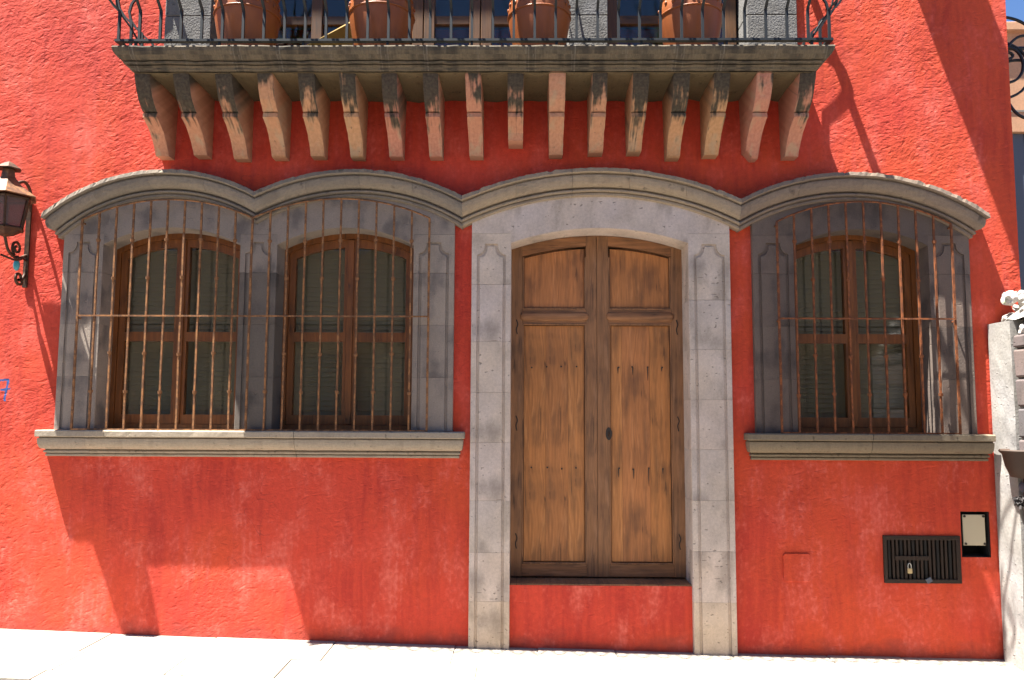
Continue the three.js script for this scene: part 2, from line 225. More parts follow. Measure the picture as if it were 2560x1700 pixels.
const stoneMat = (r, g, b) => new THREE.MeshStandardMaterial({ color: lin(r, g, b), map: stoneMap, bumpMap: stoneBump, bumpScale: 0.004, roughness: 0.93 });
const sootMat = (r, g, b) => new THREE.MeshStandardMaterial({ color: lin(r, g, b), map: sootMap, bumpMap: stoneBump, bumpScale: 0.004, roughness: 0.93 });
const grimeMat = (r, g, b) => new THREE.MeshStandardMaterial({ color: lin(r, g, b), map: grimeMap, bumpMap: stoneBump, bumpScale: 0.003, roughness: 0.95 });
const woodMat = (r, g, b, rough = 0.62) => new THREE.MeshStandardMaterial({ color: lin(r, g, b), map: woodMap, bumpMap: woodBump, bumpScale: 0.0012, roughness: rough });
const M = {
  plaster: new THREE.MeshStandardMaterial({ map: wallMap, bumpMap: wallBump, bumpScale: 0.005, roughness: 0.9 }),
  plasterPlain: std(0.52, 0.052, 0.036, 0.9),
  doorStone: [stoneMat(0.7, 0.612, 0.55), stoneMat(0.65, 0.58, 0.525), stoneMat(0.71, 0.618, 0.535)],
  footStone: stoneMat(0.66, 0.555, 0.45),
  winStone: [sootMat(0.375, 0.328, 0.288), sootMat(0.345, 0.303, 0.268), sootMat(0.395, 0.345, 0.298)],
  sootStone: [sootMat(0.19, 0.168, 0.148), sootMat(0.17, 0.152, 0.135)],
  darkStone: [sootMat(0.19, 0.15, 0.128), sootMat(0.172, 0.138, 0.119), sootMat(0.21, 0.165, 0.14)],
  cornice: [grimeMat(0.27, 0.247, 0.222), grimeMat(0.25, 0.23, 0.208), grimeMat(0.285, 0.258, 0.225), grimeMat(0.4, 0.345, 0.28), grimeMat(0.38, 0.33, 0.275), grimeMat(0.41, 0.35, 0.28), grimeMat(0.27, 0.225, 0.195), grimeMat(0.255, 0.213, 0.188), grimeMat(0.28, 0.235, 0.2)],
  sill: [grimeMat(0.46, 0.415, 0.35), grimeMat(0.42, 0.385, 0.335), grimeMat(0.27, 0.235, 0.18), grimeMat(0.255, 0.222, 0.172)],
  slab: new THREE.MeshStandardMaterial({ color: lin(0.3, 0.28, 0.25), map: streakMap, bumpMap: stoneBump, bumpScale: 0.004, roughness: 0.95 }),
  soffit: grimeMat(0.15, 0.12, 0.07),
  corbel: new THREE.MeshStandardMaterial({ map: corbelMap, bumpMap: stoneBump, bumpScale: 0.001, roughness: 0.93 }),
  upperStone: new THREE.MeshStandardMaterial({ color: lin(0.2, 0.2, 0.195), map: stoneMap, bumpMap: stoneBump, bumpScale: 0.014, roughness: 0.95 }),
  doorPanel: [woodMat(0.6, 0.265, 0.09), woodMat(0.56, 0.245, 0.088), woodMat(0.62, 0.28, 0.1), woodMat(0.58, 0.25, 0.095)],
  doorFrame: woodMat(0.36, 0.19, 0.1, 0.75),
  doorRail: woodMat(0.38, 0.19, 0.095, 0.75),
  winWood: woodMat(0.25, 0.09, 0.022, 0.45),
  balWood: woodMat(0.17, 0.075, 0.02, 0.5),
  blind: std(0.135, 0.118, 0.075, 0.85),
  glass: new THREE.MeshPhysicalMaterial({ color: lin(0.95, 0.97, 0.95), transmission: 1, thickness: 0, roughness: 0.015, ior: 1.5, bumpMap: stoneBump, bumpScale: 0.0006 }),
  rust: new THREE.MeshStandardMaterial({ color: lin(0.6, 0.55, 0.46), map: rustMap, roughness: 0.8, metalness: 0.15 }),
  rustRed: new THREE.MeshStandardMaterial({ color: lin(0.52, 0.33, 0.22), map: rustMap, roughness: 0.75, metalness: 0.15 }),
  iron: std(0.011, 0.0115, 0.013, 0.5, { metalness: 0.1 }),
  ironGreen: std(0.008, 0.011, 0.014, 0.6, { metalness: 0.1 }),
  lampIron: new THREE.MeshStandardMaterial({ color: lin(0.14, 0.125, 0.11), map: rustMap, roughness: 0.6, metalness: 0.3 }),
  lampRoof: new THREE.MeshStandardMaterial({ color: lin(0.4, 0.38, 0.37), map: rustMap, roughness: 0.5, metalness: 0.2 }),
  clay: new THREE.MeshPhysicalMaterial({ color: lin(0.3, 0.085, 0.014), map: clayMap, roughness: 0.5, clearcoat: 0.15, clearcoatRoughness: 0.3 }),
  runStain: std(0.07, 0.045, 0.03, 0.85),
  nail: std(0.03, 0.022, 0.018, 0.7),
  ventIron: new THREE.MeshStandardMaterial({ color: lin(0.055, 0.05, 0.05), map: rustMap, roughness: 0.7 }),
  dark: std(0.012, 0.01, 0.009, 0.9),
  pave: new THREE.MeshStandardMaterial({ color: lin(0.38, 0.36, 0.33), map: paveMap, bumpMap: paveMap, bumpScale: 0.003, roughness: 0.85 }),
  pave2: new THREE.MeshStandardMaterial({ color: lin(0.35, 0.33, 0.3), map: paveMap, bumpMap: paveMap, bumpScale: 0.003, roughness: 0.85 }),
  kerb: new THREE.MeshStandardMaterial({ color: lin(0.43, 0.405, 0.37), map: paveMap, bumpMap: paveMap, bumpScale: 0.004, roughness: 0.85 }),
  road: new THREE.MeshStandardMaterial({ color: lin(0.185, 0.172, 0.157), map: roadMap, bumpMap: roadMap, bumpScale: 0.01, roughness: 0.9 }),
  room: std(0.2, 0.18, 0.15, 0.95),
  white: new THREE.MeshStandardMaterial({ color: lin(0.36, 0.355, 0.34), map: stoneMap, bumpMap: stoneBump, bumpScale: 0.006, roughness: 0.92 }),
  rubble: [stoneMat(0.5, 0.49, 0.46), stoneMat(0.4, 0.385, 0.36), stoneMat(0.56, 0.54, 0.52)],
  masonry: [stoneMat(0.17, 0.14, 0.14), stoneMat(0.13, 0.12, 0.125), stoneMat(0.2, 0.155, 0.145)],
  leaf: new THREE.MeshPhysicalMaterial({ color: lin(0.06, 0.13, 0.03), roughness: 0.6, transmission: 0.25, thickness: 0, side: THREE.DoubleSide }),
  leafDark: new THREE.MeshPhysicalMaterial({ color: lin(0.035, 0.03, 0.03), roughness: 0.7, transmission: 0.1, thickness: 0, side: THREE.DoubleSide }),
  plate: std(0.5, 0.44, 0.31, 0.5),
  brass: std(0.55, 0.45, 0.25, 0.4, { metalness: 0.6 }),
  steel: std(0.55, 0.55, 0.52, 0.35, { metalness: 0.7 }),
  lampGlass: new THREE.MeshPhysicalMaterial({ color: lin(0.3, 0.2, 0.19), transmission: 0.75, thickness: 0, roughness: 0.25, bumpMap: stoneBump, bumpScale: 0.004 }),
  teal: std(0.05, 0.3, 0.36, 0.3),
  peach: new THREE.MeshStandardMaterial({ color: lin(0.62, 0.36, 0.22), map: paveMap, roughness: 0.92 }),
  cream: new THREE.MeshStandardMaterial({ color: lin(0.6, 0.5, 0.33), map: paveMap, roughness: 0.92 }),
  shutter: std(0.085, 0.1, 0.13, 0.6),
  bowl: std(0.05, 0.028, 0.018, 0.7),
  cloth: std(0.2, 0.12, 0.015, 0.85),
};
const pick = (l) => l[Math.floor(rnd() * l.length)];

// ---------------------------------------------------------------- ground
{
  const xs = []; for (let x = -60; x <= 60; x += (Math.abs(x) < 8 ? 0.5 : 4)) xs.push(x);
  const rows = xs.map((x) => [[x, groundY(x) - 0.14, -60], [x, groundY(x) - 0.14, -6], [x, groundY(x) - 0.14, 0.2], [x, groundY(x) - 0.14, 60]]);
  const g = uvBox(flat(loft(rows.reverse())), 1.5);
  const m = mesh('road', g, M.road, scene); m.userData.kind = 'structure';
  const p = new THREE.Group(); p.name = 'pavement'; p.userData = { kind: 'structure' }; scene.add(p);
  // slabs in two rows and a kerb, each stone cut and laid on its own
  const slab = (name, x0, x1, z0, z1, mat, top = 0) => {
    const j = 0.0025, a = groundY(x0) + top, b = groundY(x1) + top, g = box(x0 + j, x1 - j, -0.15, 0, z0 + j, z1 - j, 0.006);
    const q = g.attributes.position; for (let i = 0; i < q.count; i++) { const t = (q.getX(i) - x0) / (x1 - x0); q.setY(i, q.getY(i) + lerp(a, b, t)); }
    mesh(name, uvBox(g, 1.3, rnd(), rnd()), mat, p);
  };
  for (const [z0, z1, wa, wb] of [[-0.05, 0.42, 0.5, 0.85], [0.42, 0.8, 0.4, 0.7]]) { let x = -6.4 + rnd() * 0.3; while (x < 6.5) { const w = R(wa, wb); slab('paving_slab', x, x + w, z0, z1, rnd() < 0.5 ? M.pave : M.pave2, R(-0.003, 0.003)); x += w; } }
  { let x = -6.6; while (x < 6.6) { const w = R(0.6, 1.0); slab('kerb_stone', x, x + w, 0.8, 0.97, M.kerb, R(-0.002, 0.003)); x += w; } }
  { const rows = []; for (let x = -6.6; x <= 6.61; x += 0.3) rows.push([[x, groundY(x) - 0.009, 0.965], [x, groundY(x) - 0.009, -0.06]]); mesh('mortar_bed', uvBox(flat(loft(rows)), 1), M.kerb, p); }
}

// ---------------------------------------------------------------- the red house
const house = thing('red_house', 'red plastered house with carved stone door and window surrounds', 'house');
const H = (x0, y0) => { // hand-trowelled relief of the render coat, metres
  const x = x0 + 0.05 * noise(x0 * 3.5, y0 * 3.5), y = y0 + 0.05 * noise(x0 * 3.5 + 5, y0 * 3.5) - x0 * 0.25, q = roughness(x0, y0);
  return 0.0022 * noise(x0 * 1.7, y0 * 1.9) + 0.0012 * noise(x * 5, y * 7) + q * (0.0016 * fbm(x * 11, y * 18, 3) - 0.0026 * sstep(0.52, 0.78, noise(x * 9 + 50, y * 24)));
};
const HOLES = [ // x0, x1, y0, y1 : openings behind stone or recesses
  [-3.3, -0.57, 1.42, 3.0], [-0.31, 1.43, 0.44, 3.0], [1.72, 3.15, 1.42, 3.0], [-2.66, 1.98, 4.06, 6.35],
  [2.545, 3.075, 0.48, 0.8], [3.092, 3.295, 0.655, 0.972],
];
{
  const lines = (a, b, fine0, fine1, st, coarse, cuts) => {
    const l = [a]; const brk = [...new Set([...cuts, fine0, fine1, b])].filter((v) => v > a && v <= b).sort((p, q) => p - q); let cur = a;
    for (const k of brk) { const s = (cur >= fine0 - 1e-6 && k <= fine1 + 1e-6) ? st : coarse; const n = Math.max(1, Math.round((k - cur) / s)); for (let i = 1; i <= n; i++) l.push(lerp(cur, k, i / n)); cur = k; }
    return l;
  };
  const xs = lines(-6.2, 3.6, -4.1, 3.6, 0.0155, 0.1, HOLES.flatMap((h) => [h[0], h[1]]));
  const ys = lines(-0.45, 7.2, -0.1, 4.95, 0.0155, 0.1, HOLES.flatMap((h) => [h[2], h[3]]));
  const nx = xs.length, ny = ys.length, pos = new Float32Array(nx * ny * 3), nor = new Float32Array(nx * ny * 3), uv = new Float32Array(nx * ny * 2), idx = [];
  for (let j = 0, k = 0; j < ny; j++) for (let i = 0; i < nx; i++, k++) { const x = xs[i], y = ys[j]; pos[k * 3] = x; pos[k * 3 + 1] = y; pos[k * 3 + 2] = H(x, y); uv[k * 2] = (x - WX0) / (WX1 - WX0); uv[k * 2 + 1] = (y - WY0) / (WY1 - WY0); }
  for (let j = 0, k = 0; j < ny; j++) for (let i = 0; i < nx; i++, k++) {
    const i0 = Math.max(0, i - 1), i1 = Math.min(nx - 1, i + 1), j0 = Math.max(0, j - 1), j1 = Math.min(ny - 1, j + 1);
    const dx = (pos[(j * nx + i1) * 3 + 2] - pos[(j * nx + i0) * 3 + 2]) / (xs[i1] - xs[i0]), dy = (pos[(j1 * nx + i) * 3 + 2] - pos[(j0 * nx + i) * 3 + 2]) / (ys[j1] - ys[j0]);
    const l = Math.hypot(dx, dy, 1); nor[k * 3] = -dx / l; nor[k * 3 + 1] = -dy / l; nor[k * 3 + 2] = 1 / l;
  }
  for (let j = 0; j + 1 < ny; j++) for (let i = 0; i + 1 < nx; i++) {
    const cx = (xs[i] + xs[i + 1]) / 2, cy = (ys[j] + ys[j + 1]) / 2; if (HOLES.some((h) => cx > h[0] && cx < h[1] && cy > h[2] && cy < h[3])) continue;
    const a = j * nx + i; idx.push(a, a + 1, a + nx, a + 1, a + nx + 1, a + nx);
  }
  const g = new THREE.BufferGeometry(); g.setAttribute('position', new THREE.BufferAttribute(pos, 3)); g.setAttribute('normal', new THREE.BufferAttribute(nor, 3)); g.setAttribute('uv', new THREE.BufferAttribute(uv, 2)); g.setIndex(idx);
  mesh('front_wall', g, M.plaster, house);
  mesh('side_wall', uvBox(box(3.3, 3.596, -0.45, 7.2, -5, -0.015), 5), M.plasterPlain, house);
  mesh('side_wall', uvBox(box(-6.2, -5.9, -0.45, 7.2, -5, -0.015), 5), M.plasterPlain, house);
  mesh('rear_wall', uvBox(box(-6.2, 3.59, -0.45, 7.2, -5.3, -5.0), 5), M.plasterPlain, house);
  mesh('roof', uvBox(box(-6.2, 3.59, 7.0, 7.19, -5, -0.03), 3), M.room, house);
  mesh('upper_floor', uvBox(box(-5.9, 3.3, 3.75, 4.05, -5, -0.06), 3), M.room, house);
  mesh('ground_floor', uvBox(box(-5.9, 3.3, -0.4, 0.1, -5, -0.3), 3), M.room, house);
}

// carved jamb stone: course with two incised lines down its face
const Z1 = 0.045, ZB = -0.24;
function jambSection(x0, x1) {
  const c = 0.004, a = 0.038, w = 0.02, d = 0.013, z = Z1;
  return [[x0, ZB], [x1, ZB], [x1, z - c], [x1 - c, z], [x1 - a, z], [x1 - a - 0.003, z - d], [x1 - a - w, z - d], [x1 - a - w - 0.003, z], [x0 + a + w + 0.003, z], [x0 + a + w, z - d], [x0 + a + 0.003, z - d], [x0 + a, z], [x0 + c, z], [x0, z - c]];
}
function notch(x0, x1, y0, yt, i) { // eared panel outline, i = inset
  const l = x0 + i, r = x1 - i, t = yt - i, m = [];
  const ear = 0.085, q = 0.052;
  m.push([l, y0], [r, y0], [r, t - ear]);
  for (let k = 0; k <= 6; k++) { const a = (k / 6) * Math.PI / 2; m.push([r - 0.006 - q * Math.sin(a), t - ear + 0.006 + (ear - 0.012) * (1 - Math.cos(a))]); }
  m.push([r - q - 0.008, t], [l + q + 0.008, t]);
  for (let k = 6; k >= 0; k--) { const a = (k / 6) * Math.PI / 2; m.push([l + 0.006 + q * Math.sin(a), t - ear + 0.006 + (ear - 0.012) * (1 - Math.cos(a))]); }
  m.push([l, t - ear]);
  return m;
}
function jamb(parent, x0, x1, cuts, yTop, panelTop, mats, topMat) {
  for (let i = 0; i + 1 < cuts.length; i++) mesh('stone', uvBox(extrY(jambSection(x0, x1), cuts[i] + 0.0007, cuts[i + 1] - 0.0007), 1.1, rnd(), rnd()), cuts[i] < 0 ? M.footStone : pick(mats), parent);
  const y0 = cuts[cuts.length - 1] + 0.0015, zd = Z1 - 0.013;
  const back = box(x0, x1, y0, yTop - 0.0015, ZB, zd);
  const outer = polyShape([[x0, y0], [x1, y0], [x1, yTop - 0.0015], [x0, yTop - 0.0015]]);
  const frame = new THREE.Shape(); const o = notch(x0, x1, y0, panelTop, 0.038); // open at its foot: an inverted U
  frame.moveTo(x0, y0); frame.lineTo(x0 + 0.038, y0); for (let k = o.length - 1; k >= 3; k--) frame.lineTo(...o[k]); frame.lineTo(...o[2]); frame.lineTo(x1 - 0.038, y0); frame.lineTo(x1, y0); frame.lineTo(x1, yTop - 0.0015); frame.lineTo(x0, yTop - 0.0015); frame.closePath();
  const inner = polyShape(notch(x0, x1, y0, panelTop, 0.058));
  mesh('stone', uvBox(merge([back, extr(frame, zd + 0.0002, Z1), extr(inner, zd + 0.0002, Z1)]), 1.1, rnd(), rnd()), topMat || pick(mats), parent);
}

// arcs of the cornice: top edge through three measured points each, meeting in valleys
const CP = { x: [-3.489, -1.95, -0.444, 1.56, 3.32] };
const ARC = [arc3(-3.489, 3.079, -2.715, 3.4, -1.95, 3.24), arc3(-1.95, 3.24, -1.2, 3.407, -0.444, 3.21), arc3(-0.444, 3.21, 0.554, 3.418, 1.56, 3.19), arc3(1.56, 3.19, 2.385, 3.387, 3.32, 3.087)];
const corniceTop = (x) => { let i = 0; while (i < 3 && x > CP.x[i + 1]) i++; return arcY(ARC[i], x); };
const PROFILE = []; // distance below the top edge, projection
{
  const f = [[0, -0.02], [0, 0.13], [0.004, 0.147], [0.03, 0.152], [0.035, 0.146], [0.036, 0.118], [0.046, 0.116], [0.047, 0.128], [0.054, 0.13]];
  for (let k = 1; k <= 9; k++) { const a = (k / 9) * Math.PI / 2; f.push([0.054 + 0.074 * Math.sin(a), 0.13 - 0.058 * (1 - Math.cos(a))]); }
  f.push([0.129, 0.058], [0.138, 0.056], [0.14, 0.078], [0.147, 0.083], [0.155, 0.081], [0.159, 0.072], [0.16, 0.056], [0.167, 0.055], [0.169, 0.066], [0.182, 0.066], [0.187, 0.058], [0.19, 0.048], [0.192, -0.02]);
  PROFILE.push(...f);
}
function corniceStone(ai, t0, t1, first, last) {
  const c = ARC[ai], xa = CP.x[ai], xb = CP.x[ai + 1], rows = [], N = 22;
  const endX = (n, z, side) => (side < 0 ? (ai === 0 ? xa + (0.15 - Math.max(z, 0.03)) : xa) : (ai === 3 ? xb - (0.15 - Math.max(z, 0.03)) : xb));
  const ang = (n, x) => Math.acos(clamp((x - c.x) / (c.r - n), -1, 1));
  for (let i = 0; i <= N; i++) {
    const t = lerp(t0, t1, i / N);
    rows.push(PROFILE.map(([n, z]) => { const a = lerp(ang(n, endX(n, z, -1)), ang(n, endX(n, z, 1)), t), r = c.r - n; const w = 0.0025 * noise(a * 22 + ai * 9, n * 40) + 0.0012 * noise(a * 80, n * 90 + 4) + (n < 0.01 ? 0.006 * fbm(a * 60 + ai * 5, n * 60 + z * 30, 3) - 0.006 * sstep(0.35, 0.6, noise(a * 26 + 3 * ai, 7)) : 0); return [c.x + r * Math.cos(a), c.y + r * Math.sin(a) + (n < 0.04 ? w : 0), z + (z > 0.05 ? w : 0)]; }));
  }
  const capFan = (row, flip) => { const m = row.length, pos = [], idx = []; row.forEach((p) => pos.push(...p)); const back = row.map((p) => [p[0], p[1], -0.02]); back.forEach((p) => pos.push(...p)); for (let j = 0; j + 1 < m; j++) { if (flip) idx.push(j, m + j, j + 1, j + 1, m + j, m + j + 1); else idx.push(j, j + 1, m + j, j + 1, m + j + 1, m + j); } const g = new THREE.BufferGeometry(); g.setAttribute('position', new THREE.Float32BufferAttribute(pos, 3)); g.setIndex(idx); return flat(g); };
  const g = merge([flat(loft(rows)), capFan(rows[0], true), capFan(rows[N], false)].map((q) => uvBox(q, 1.7, ai * 0.37, t0)));
  return g;
}
{
  const cg = sub('cornice', house);
  for (let a = 0; a < 4; a++) { const n = a === 2 ? 5 : 4; for (let i = 0; i < n; i++) { const e = 0.0004; mesh('cornice_stone', corniceStone(a, i / n + (i ? e : 0), (i + 1) / n - (i < n - 1 ? e : 0)), M.cornice[(a === 2 ? 3 : a === 3 ? 6 : 0) + (i % 3)], cg); } }
}

// window and door surrounds
const ys0 = 1.517;
const OPEN = { w1: [-3.08, -2.07], w2: [-1.8, -0.8], w3: [1.955, 2.925], d: [-0.09, 1.195] };
const lintel = (parent, xa, xb, jTop, opens, mat) => {
  const pts = []; pts.push([xa, jTop]);
  for (const [x0, x1, ysp, yap] of opens) { pts.push([x0, jTop]); pts.push(...arcPts(x0, x1, ysp, yap, 20)); pts.push([x1, jTop]); }
  pts.push([xb, jTop]);
  for (let i = 0; i <= 40; i++) { const x = lerp(xb, xa, i / 40); pts.push([x, Math.max(jTop + 0.01, corniceTop(clamp(x, -3.4, 3.24)) - 0.12)]); }
  mesh('lintel_stone', uvBox(extr(polyShape(pts), ZB, Z1), 1.1, rnd(), rnd()), mat, parent);
};
{
  const s1 = sub('window_surround', house); s1.userData.label = 'paired grey stone surround of the two left windows';
  const cuts = [ys0, 1.9, 2.28, 2.66];
  jamb(s1, -3.372, OPEN.w1[0], cuts, 2.945, 2.925, M.winStone); jamb(s1, OPEN.w1[1], OPEN.w2[0], cuts, 2.945, 2.925, M.sootStone, M.winStone[1]); jamb(s1, OPEN.w2[1], -0.503, cuts, 2.945, 2.925, M.winStone);
  lintel(s1, -3.372, -0.503, 2.945, [[...OPEN.w1, 2.868, 2.995], [...OPEN.w2, 2.868, 2.995]], M.winStone[1]);
  const s3 = sub('window_surround', house); s3.userData.label = 'darker stone surround of the right window';
  jamb(s3, 1.66, OPEN.w3[0], cuts, 2.945, 2.925, M.darkStone); jamb(s3, OPEN.w3[1], 3.218, cuts, 2.945, 2.925, M.darkStone);
  lintel(s3, 1.66, 3.218, 2.945, [[...OPEN.w3, 2.868, 2.99]], M.darkStone[1]);
  const sd = sub('door_surround', house); sd.userData.label = 'pale carved stone surround of the door';
  jamb(sd, -0.376, OPEN.d[0], [-0.15, 0.335, 0.67, 1.03, 1.44, 1.796, 2.161, 2.578], 2.955, 2.915, M.doorStone);
  jamb(sd, OPEN.d[1], 1.495, [-0.15, 0.339, 0.689, 1.04, 1.397, 1.75, 2.11, 2.468], 2.955, 2.915, M.doorStone);
  lintel(sd, -0.376, 1.495, 2.955, [[...OPEN.d, 2.885, 2.995]], M.doorStone[0]);
}
// stepped rings lofted into a moulded ledge
function ledge(x0, x1, zb, prof, wob = 0, L = 1, RR = 1) { // prof: [y, projection z, overrun at the ends]
  const rows = prof.map(([y, z, o]) => { const a = x0 - o * L, b = x1 + o * RR, r = [[a, y, zb], [a, y, z]]; const n = Math.max(2, Math.round((x1 - x0) / 0.05)); for (let i = 1; i < n; i++) { const x = lerp(a, b, i / n); const w = wob * (noise(x * 9, y * 14) + 0.6 * noise(x * 31, y * 30)); r.push([x, y + w * 0.5, z + w]); } r.push([b, y, z], [b, y, zb]); return r; });
  const skin = flat(loft(rows.slice().reverse()));
  const cap = (r, up) => { const m = (r.length) , pos = [], idx = []; r.forEach((p) => pos.push(...p)); const b = r.map((p) => [p[0], p[1], zb]); b.forEach((p) => pos.push(...p)); for (let j = 0; j + 1 < m; j++) { if (up) idx.push(j, j + 1, m + j, j + 1, m + j + 1, m + j); else idx.push(j, m + j, j + 1, j + 1, m + j, m + j + 1); } const g = new THREE.BufferGeometry(); g.setAttribute('position', new THREE.Float32BufferAttribute(pos, 3)); g.setIndex(idx); return flat(g); };
  return merge([skin, cap(rows[0], false), cap(rows[rows.length - 1], true)].map((g) => uvBox(g, 1.0)));
}
const sillProf = (k) => { const p = [[1.327, 0.024, 0], [1.33, 0.03, 0.002], [1.342, 0.031, 0.002], [1.344, 0.022, -0.004], [1.351, 0.022, -0.004], [1.353, 0.042, 0.008], [1.362, 0.045, 0.01], [1.37, 0.041, 0.008], [1.371, 0.03, 0.002], [1.377, 0.03, 0.002], [1.379, 0.05, 0.013]]; for (let i = 1; i <= 7; i++) { const a = (i / 7) * Math.PI / 2; p.push([1.379 + 0.067 * (1 - Math.cos(a)), 0.05 + 0.046 * Math.sin(a), 0.013 + 0.02 * Math.sin(a)]); } p.push([1.456, 0.096, 0.033], [1.458, 0.083, 0.026], [1.465, 0.083, 0.026], [1.467, 0.106, 0.043], [1.472, 0.11, 0.045], [1.507, 0.11, 0.045], [1.515, 0.103, 0.04]); return p.map(([y, z, o]) => [y, z * k * 1.1, o]); };
{
  const g = sub('window_sill', house); g.userData.label = 'long moulded stone sill under the paired windows';
  // worn end stone projects less than the rest
  mesh('sill_stone', ledge(-3.432, -3.11, -0.13, sillProf(0.8), 0.0022, 1, 0), M.sill[1], g);
  mesh('sill_stone', ledge(-3.107, -1.62, -0.132, sillProf(1), 0.0022, 0, 0), M.sill[0], g);
  mesh('sill_stone', ledge(-1.617, -0.455, -0.13, sillProf(0.99), 0.0022, 0, 0.9), M.sill[1], g);
  const g3 = sub('window_sill', house); g3.userData.label = 'moulded stone sill under the right window';
  mesh('sill_stone', ledge(1.625, 2.448, -0.13, sillProf(1), 0.0022, 1, 0), M.sill[2], g3);
  mesh('sill_stone', ledge(2.451, 3.29, -0.128, sillProf(0.99), 0.0022, 0, 0.2), M.sill[3], g3);
}

// ---------------------------------------------------------------- windows
function archRing(x0, x1, y0, ysp, yap, w, bottom = w) {
  const s = new THREE.Shape(); s.moveTo(x0, y0); s.lineTo(x1, y0); arcPts(x0, x1, ysp, yap).reverse().forEach((p) => s.lineTo(...p)); s.closePath();
  const h = new THREE.Path(); h.moveTo(x0 + w, y0 + bottom); const c = arc3(x0, ysp, (x0 + x1) / 2, yap, x1, ysp); c.r -= w;
  for (let i = 0; i <= 20; i++) { const x = lerp(x0 + w, x1 - w, i / 20); h.lineTo(x, arcY(c, x)); } h.lineTo(x1 - w, y0 + bottom); h.closePath(); s.holes.push(h); return s;
}
function casement(xa, xb, y0, topAt, st, rail, tr0, tr1) { // one leaf under an arch: outline with two lights
  const s = new THREE.Shape(); s.moveTo(xa, y0); s.lineTo(xb, y0); for (let i = 0; i <= 12; i++) { const x = lerp(xb, xa, i / 12); s.lineTo(x, topAt(x)); } s.closePath();
  const h1 = new THREE.Path(); h1.moveTo(xa + st, y0 + rail); h1.lineTo(xb - st, y0 + rail); h1.lineTo(xb - st, tr0); h1.lineTo(xa + st, tr0); h1.closePath();
  const h2 = new THREE.Path(); h2.moveTo(xa + st, tr1); h2.lineTo(xb - st, tr1); for (let i = 0; i <= 12; i++) { const x = lerp(xb - st, xa + st, i / 12); h2.lineTo(x, topAt(x) - 0.06); } h2.closePath();
  s.holes.push(h1, h2);
  const p1 = [[xa + st - 0.01, y0 + rail - 0.01], [xb - st + 0.01, y0 + rail - 0.01], [xb - st + 0.01, tr0 + 0.01], [xa + st - 0.01, tr0 + 0.01]];
  const p2 = [[xa + st - 0.01, tr1 - 0.01], [xb - st + 0.01, tr1 - 0.01]]; for (let i = 0; i <= 12; i++) { const x = lerp(xb - st + 0.01, xa + st - 0.01, i / 12); p2.push([x, topAt(x) - 0.05]); }
  return [s, p1, p2];
}
for (const [key, lab] of [['w1', 'leftmost brown wooden window behind the grille'], ['w2', 'brown wooden window left of the door'], ['w3', 'brown wooden window right of the door']]) {
  const [x0, x1] = OPEN[key], w = sub('window', house); w.userData.label = lab;
  const y0 = 1.52, xm = (x0 + x1) / 2, a = x0 - 0.01, b = x1 + 0.01;
  mesh('frame', uvBox(extr(archRing(a, b, y0, 2.87, 3.0, 0.045, 0.035), -0.215, -0.15), 1, rnd(), rnd()), M.winWood, w);
  const c = arc3(a, 2.87, xm, 3.0, b, 2.87); c.r -= 0.047; const top = (x) => arcY(c, x);
  for (const [p, q] of [[a + 0.048, xm - 0.003], [xm + 0.003, b - 0.048]]) {
    const [s, g1, g2] = casement(p, q, y0 + 0.038, top, 0.045, 0.07, 2.175, 2.245);
    mesh('casement', uvBox(extr(s, -0.205, -0.16), 1, rnd(), rnd()), M.winWood, w);
    mesh('pane', uvBox(extr(polyShape(g1), -0.186, -0.183)), M.glass, w); mesh('pane', uvBox(extr(polyShape(g2), -0.186, -0.183)), M.glass, w);
  }
  mesh('cover_strip', uvBox(box(xm - 0.024, xm + 0.024, y0 + 0.04, 2.945, -0.159, -0.145, 0.004), 1, rnd(), rnd()), M.winWood, w);
  // horizontal blind behind the glass
  const sg = new THREE.BoxGeometry(x1 - x0 - 0.02, 0.041, 0.0025); sg.rotateX(-0.34);
  const n = 37; for (let i = 0; i < n; i++) { const m = mesh('blind_slat', sg, M.blind, w); m.position.set(xm, 1.575 + i * 0.036, -0.262); m.rotation.x = R(-0.03, 0.03); }
  mesh('blind_rail', box(x0 + 0.01, x1 - 0.01, 2.905, 2.925, -0.28, -0.245, 0.004), M.plate, w);
  mesh('reveal', uvBox(merge([box(x0 - 0.05, x0 - 0.012, y0, 3.05, -0.4, -0.245), box(x1 + 0.012, x1 + 0.05, y0, 3.05, -0.4, -0.245), box(x0 - 0.05, x1 + 0.05, 3.02, 3.06, -0.4, -0.245), box(x0 - 0.05, x1 + 0.05, y0 - 0.03, y0 + 0.002, -0.4, -0.22)])), M.room, w);
}

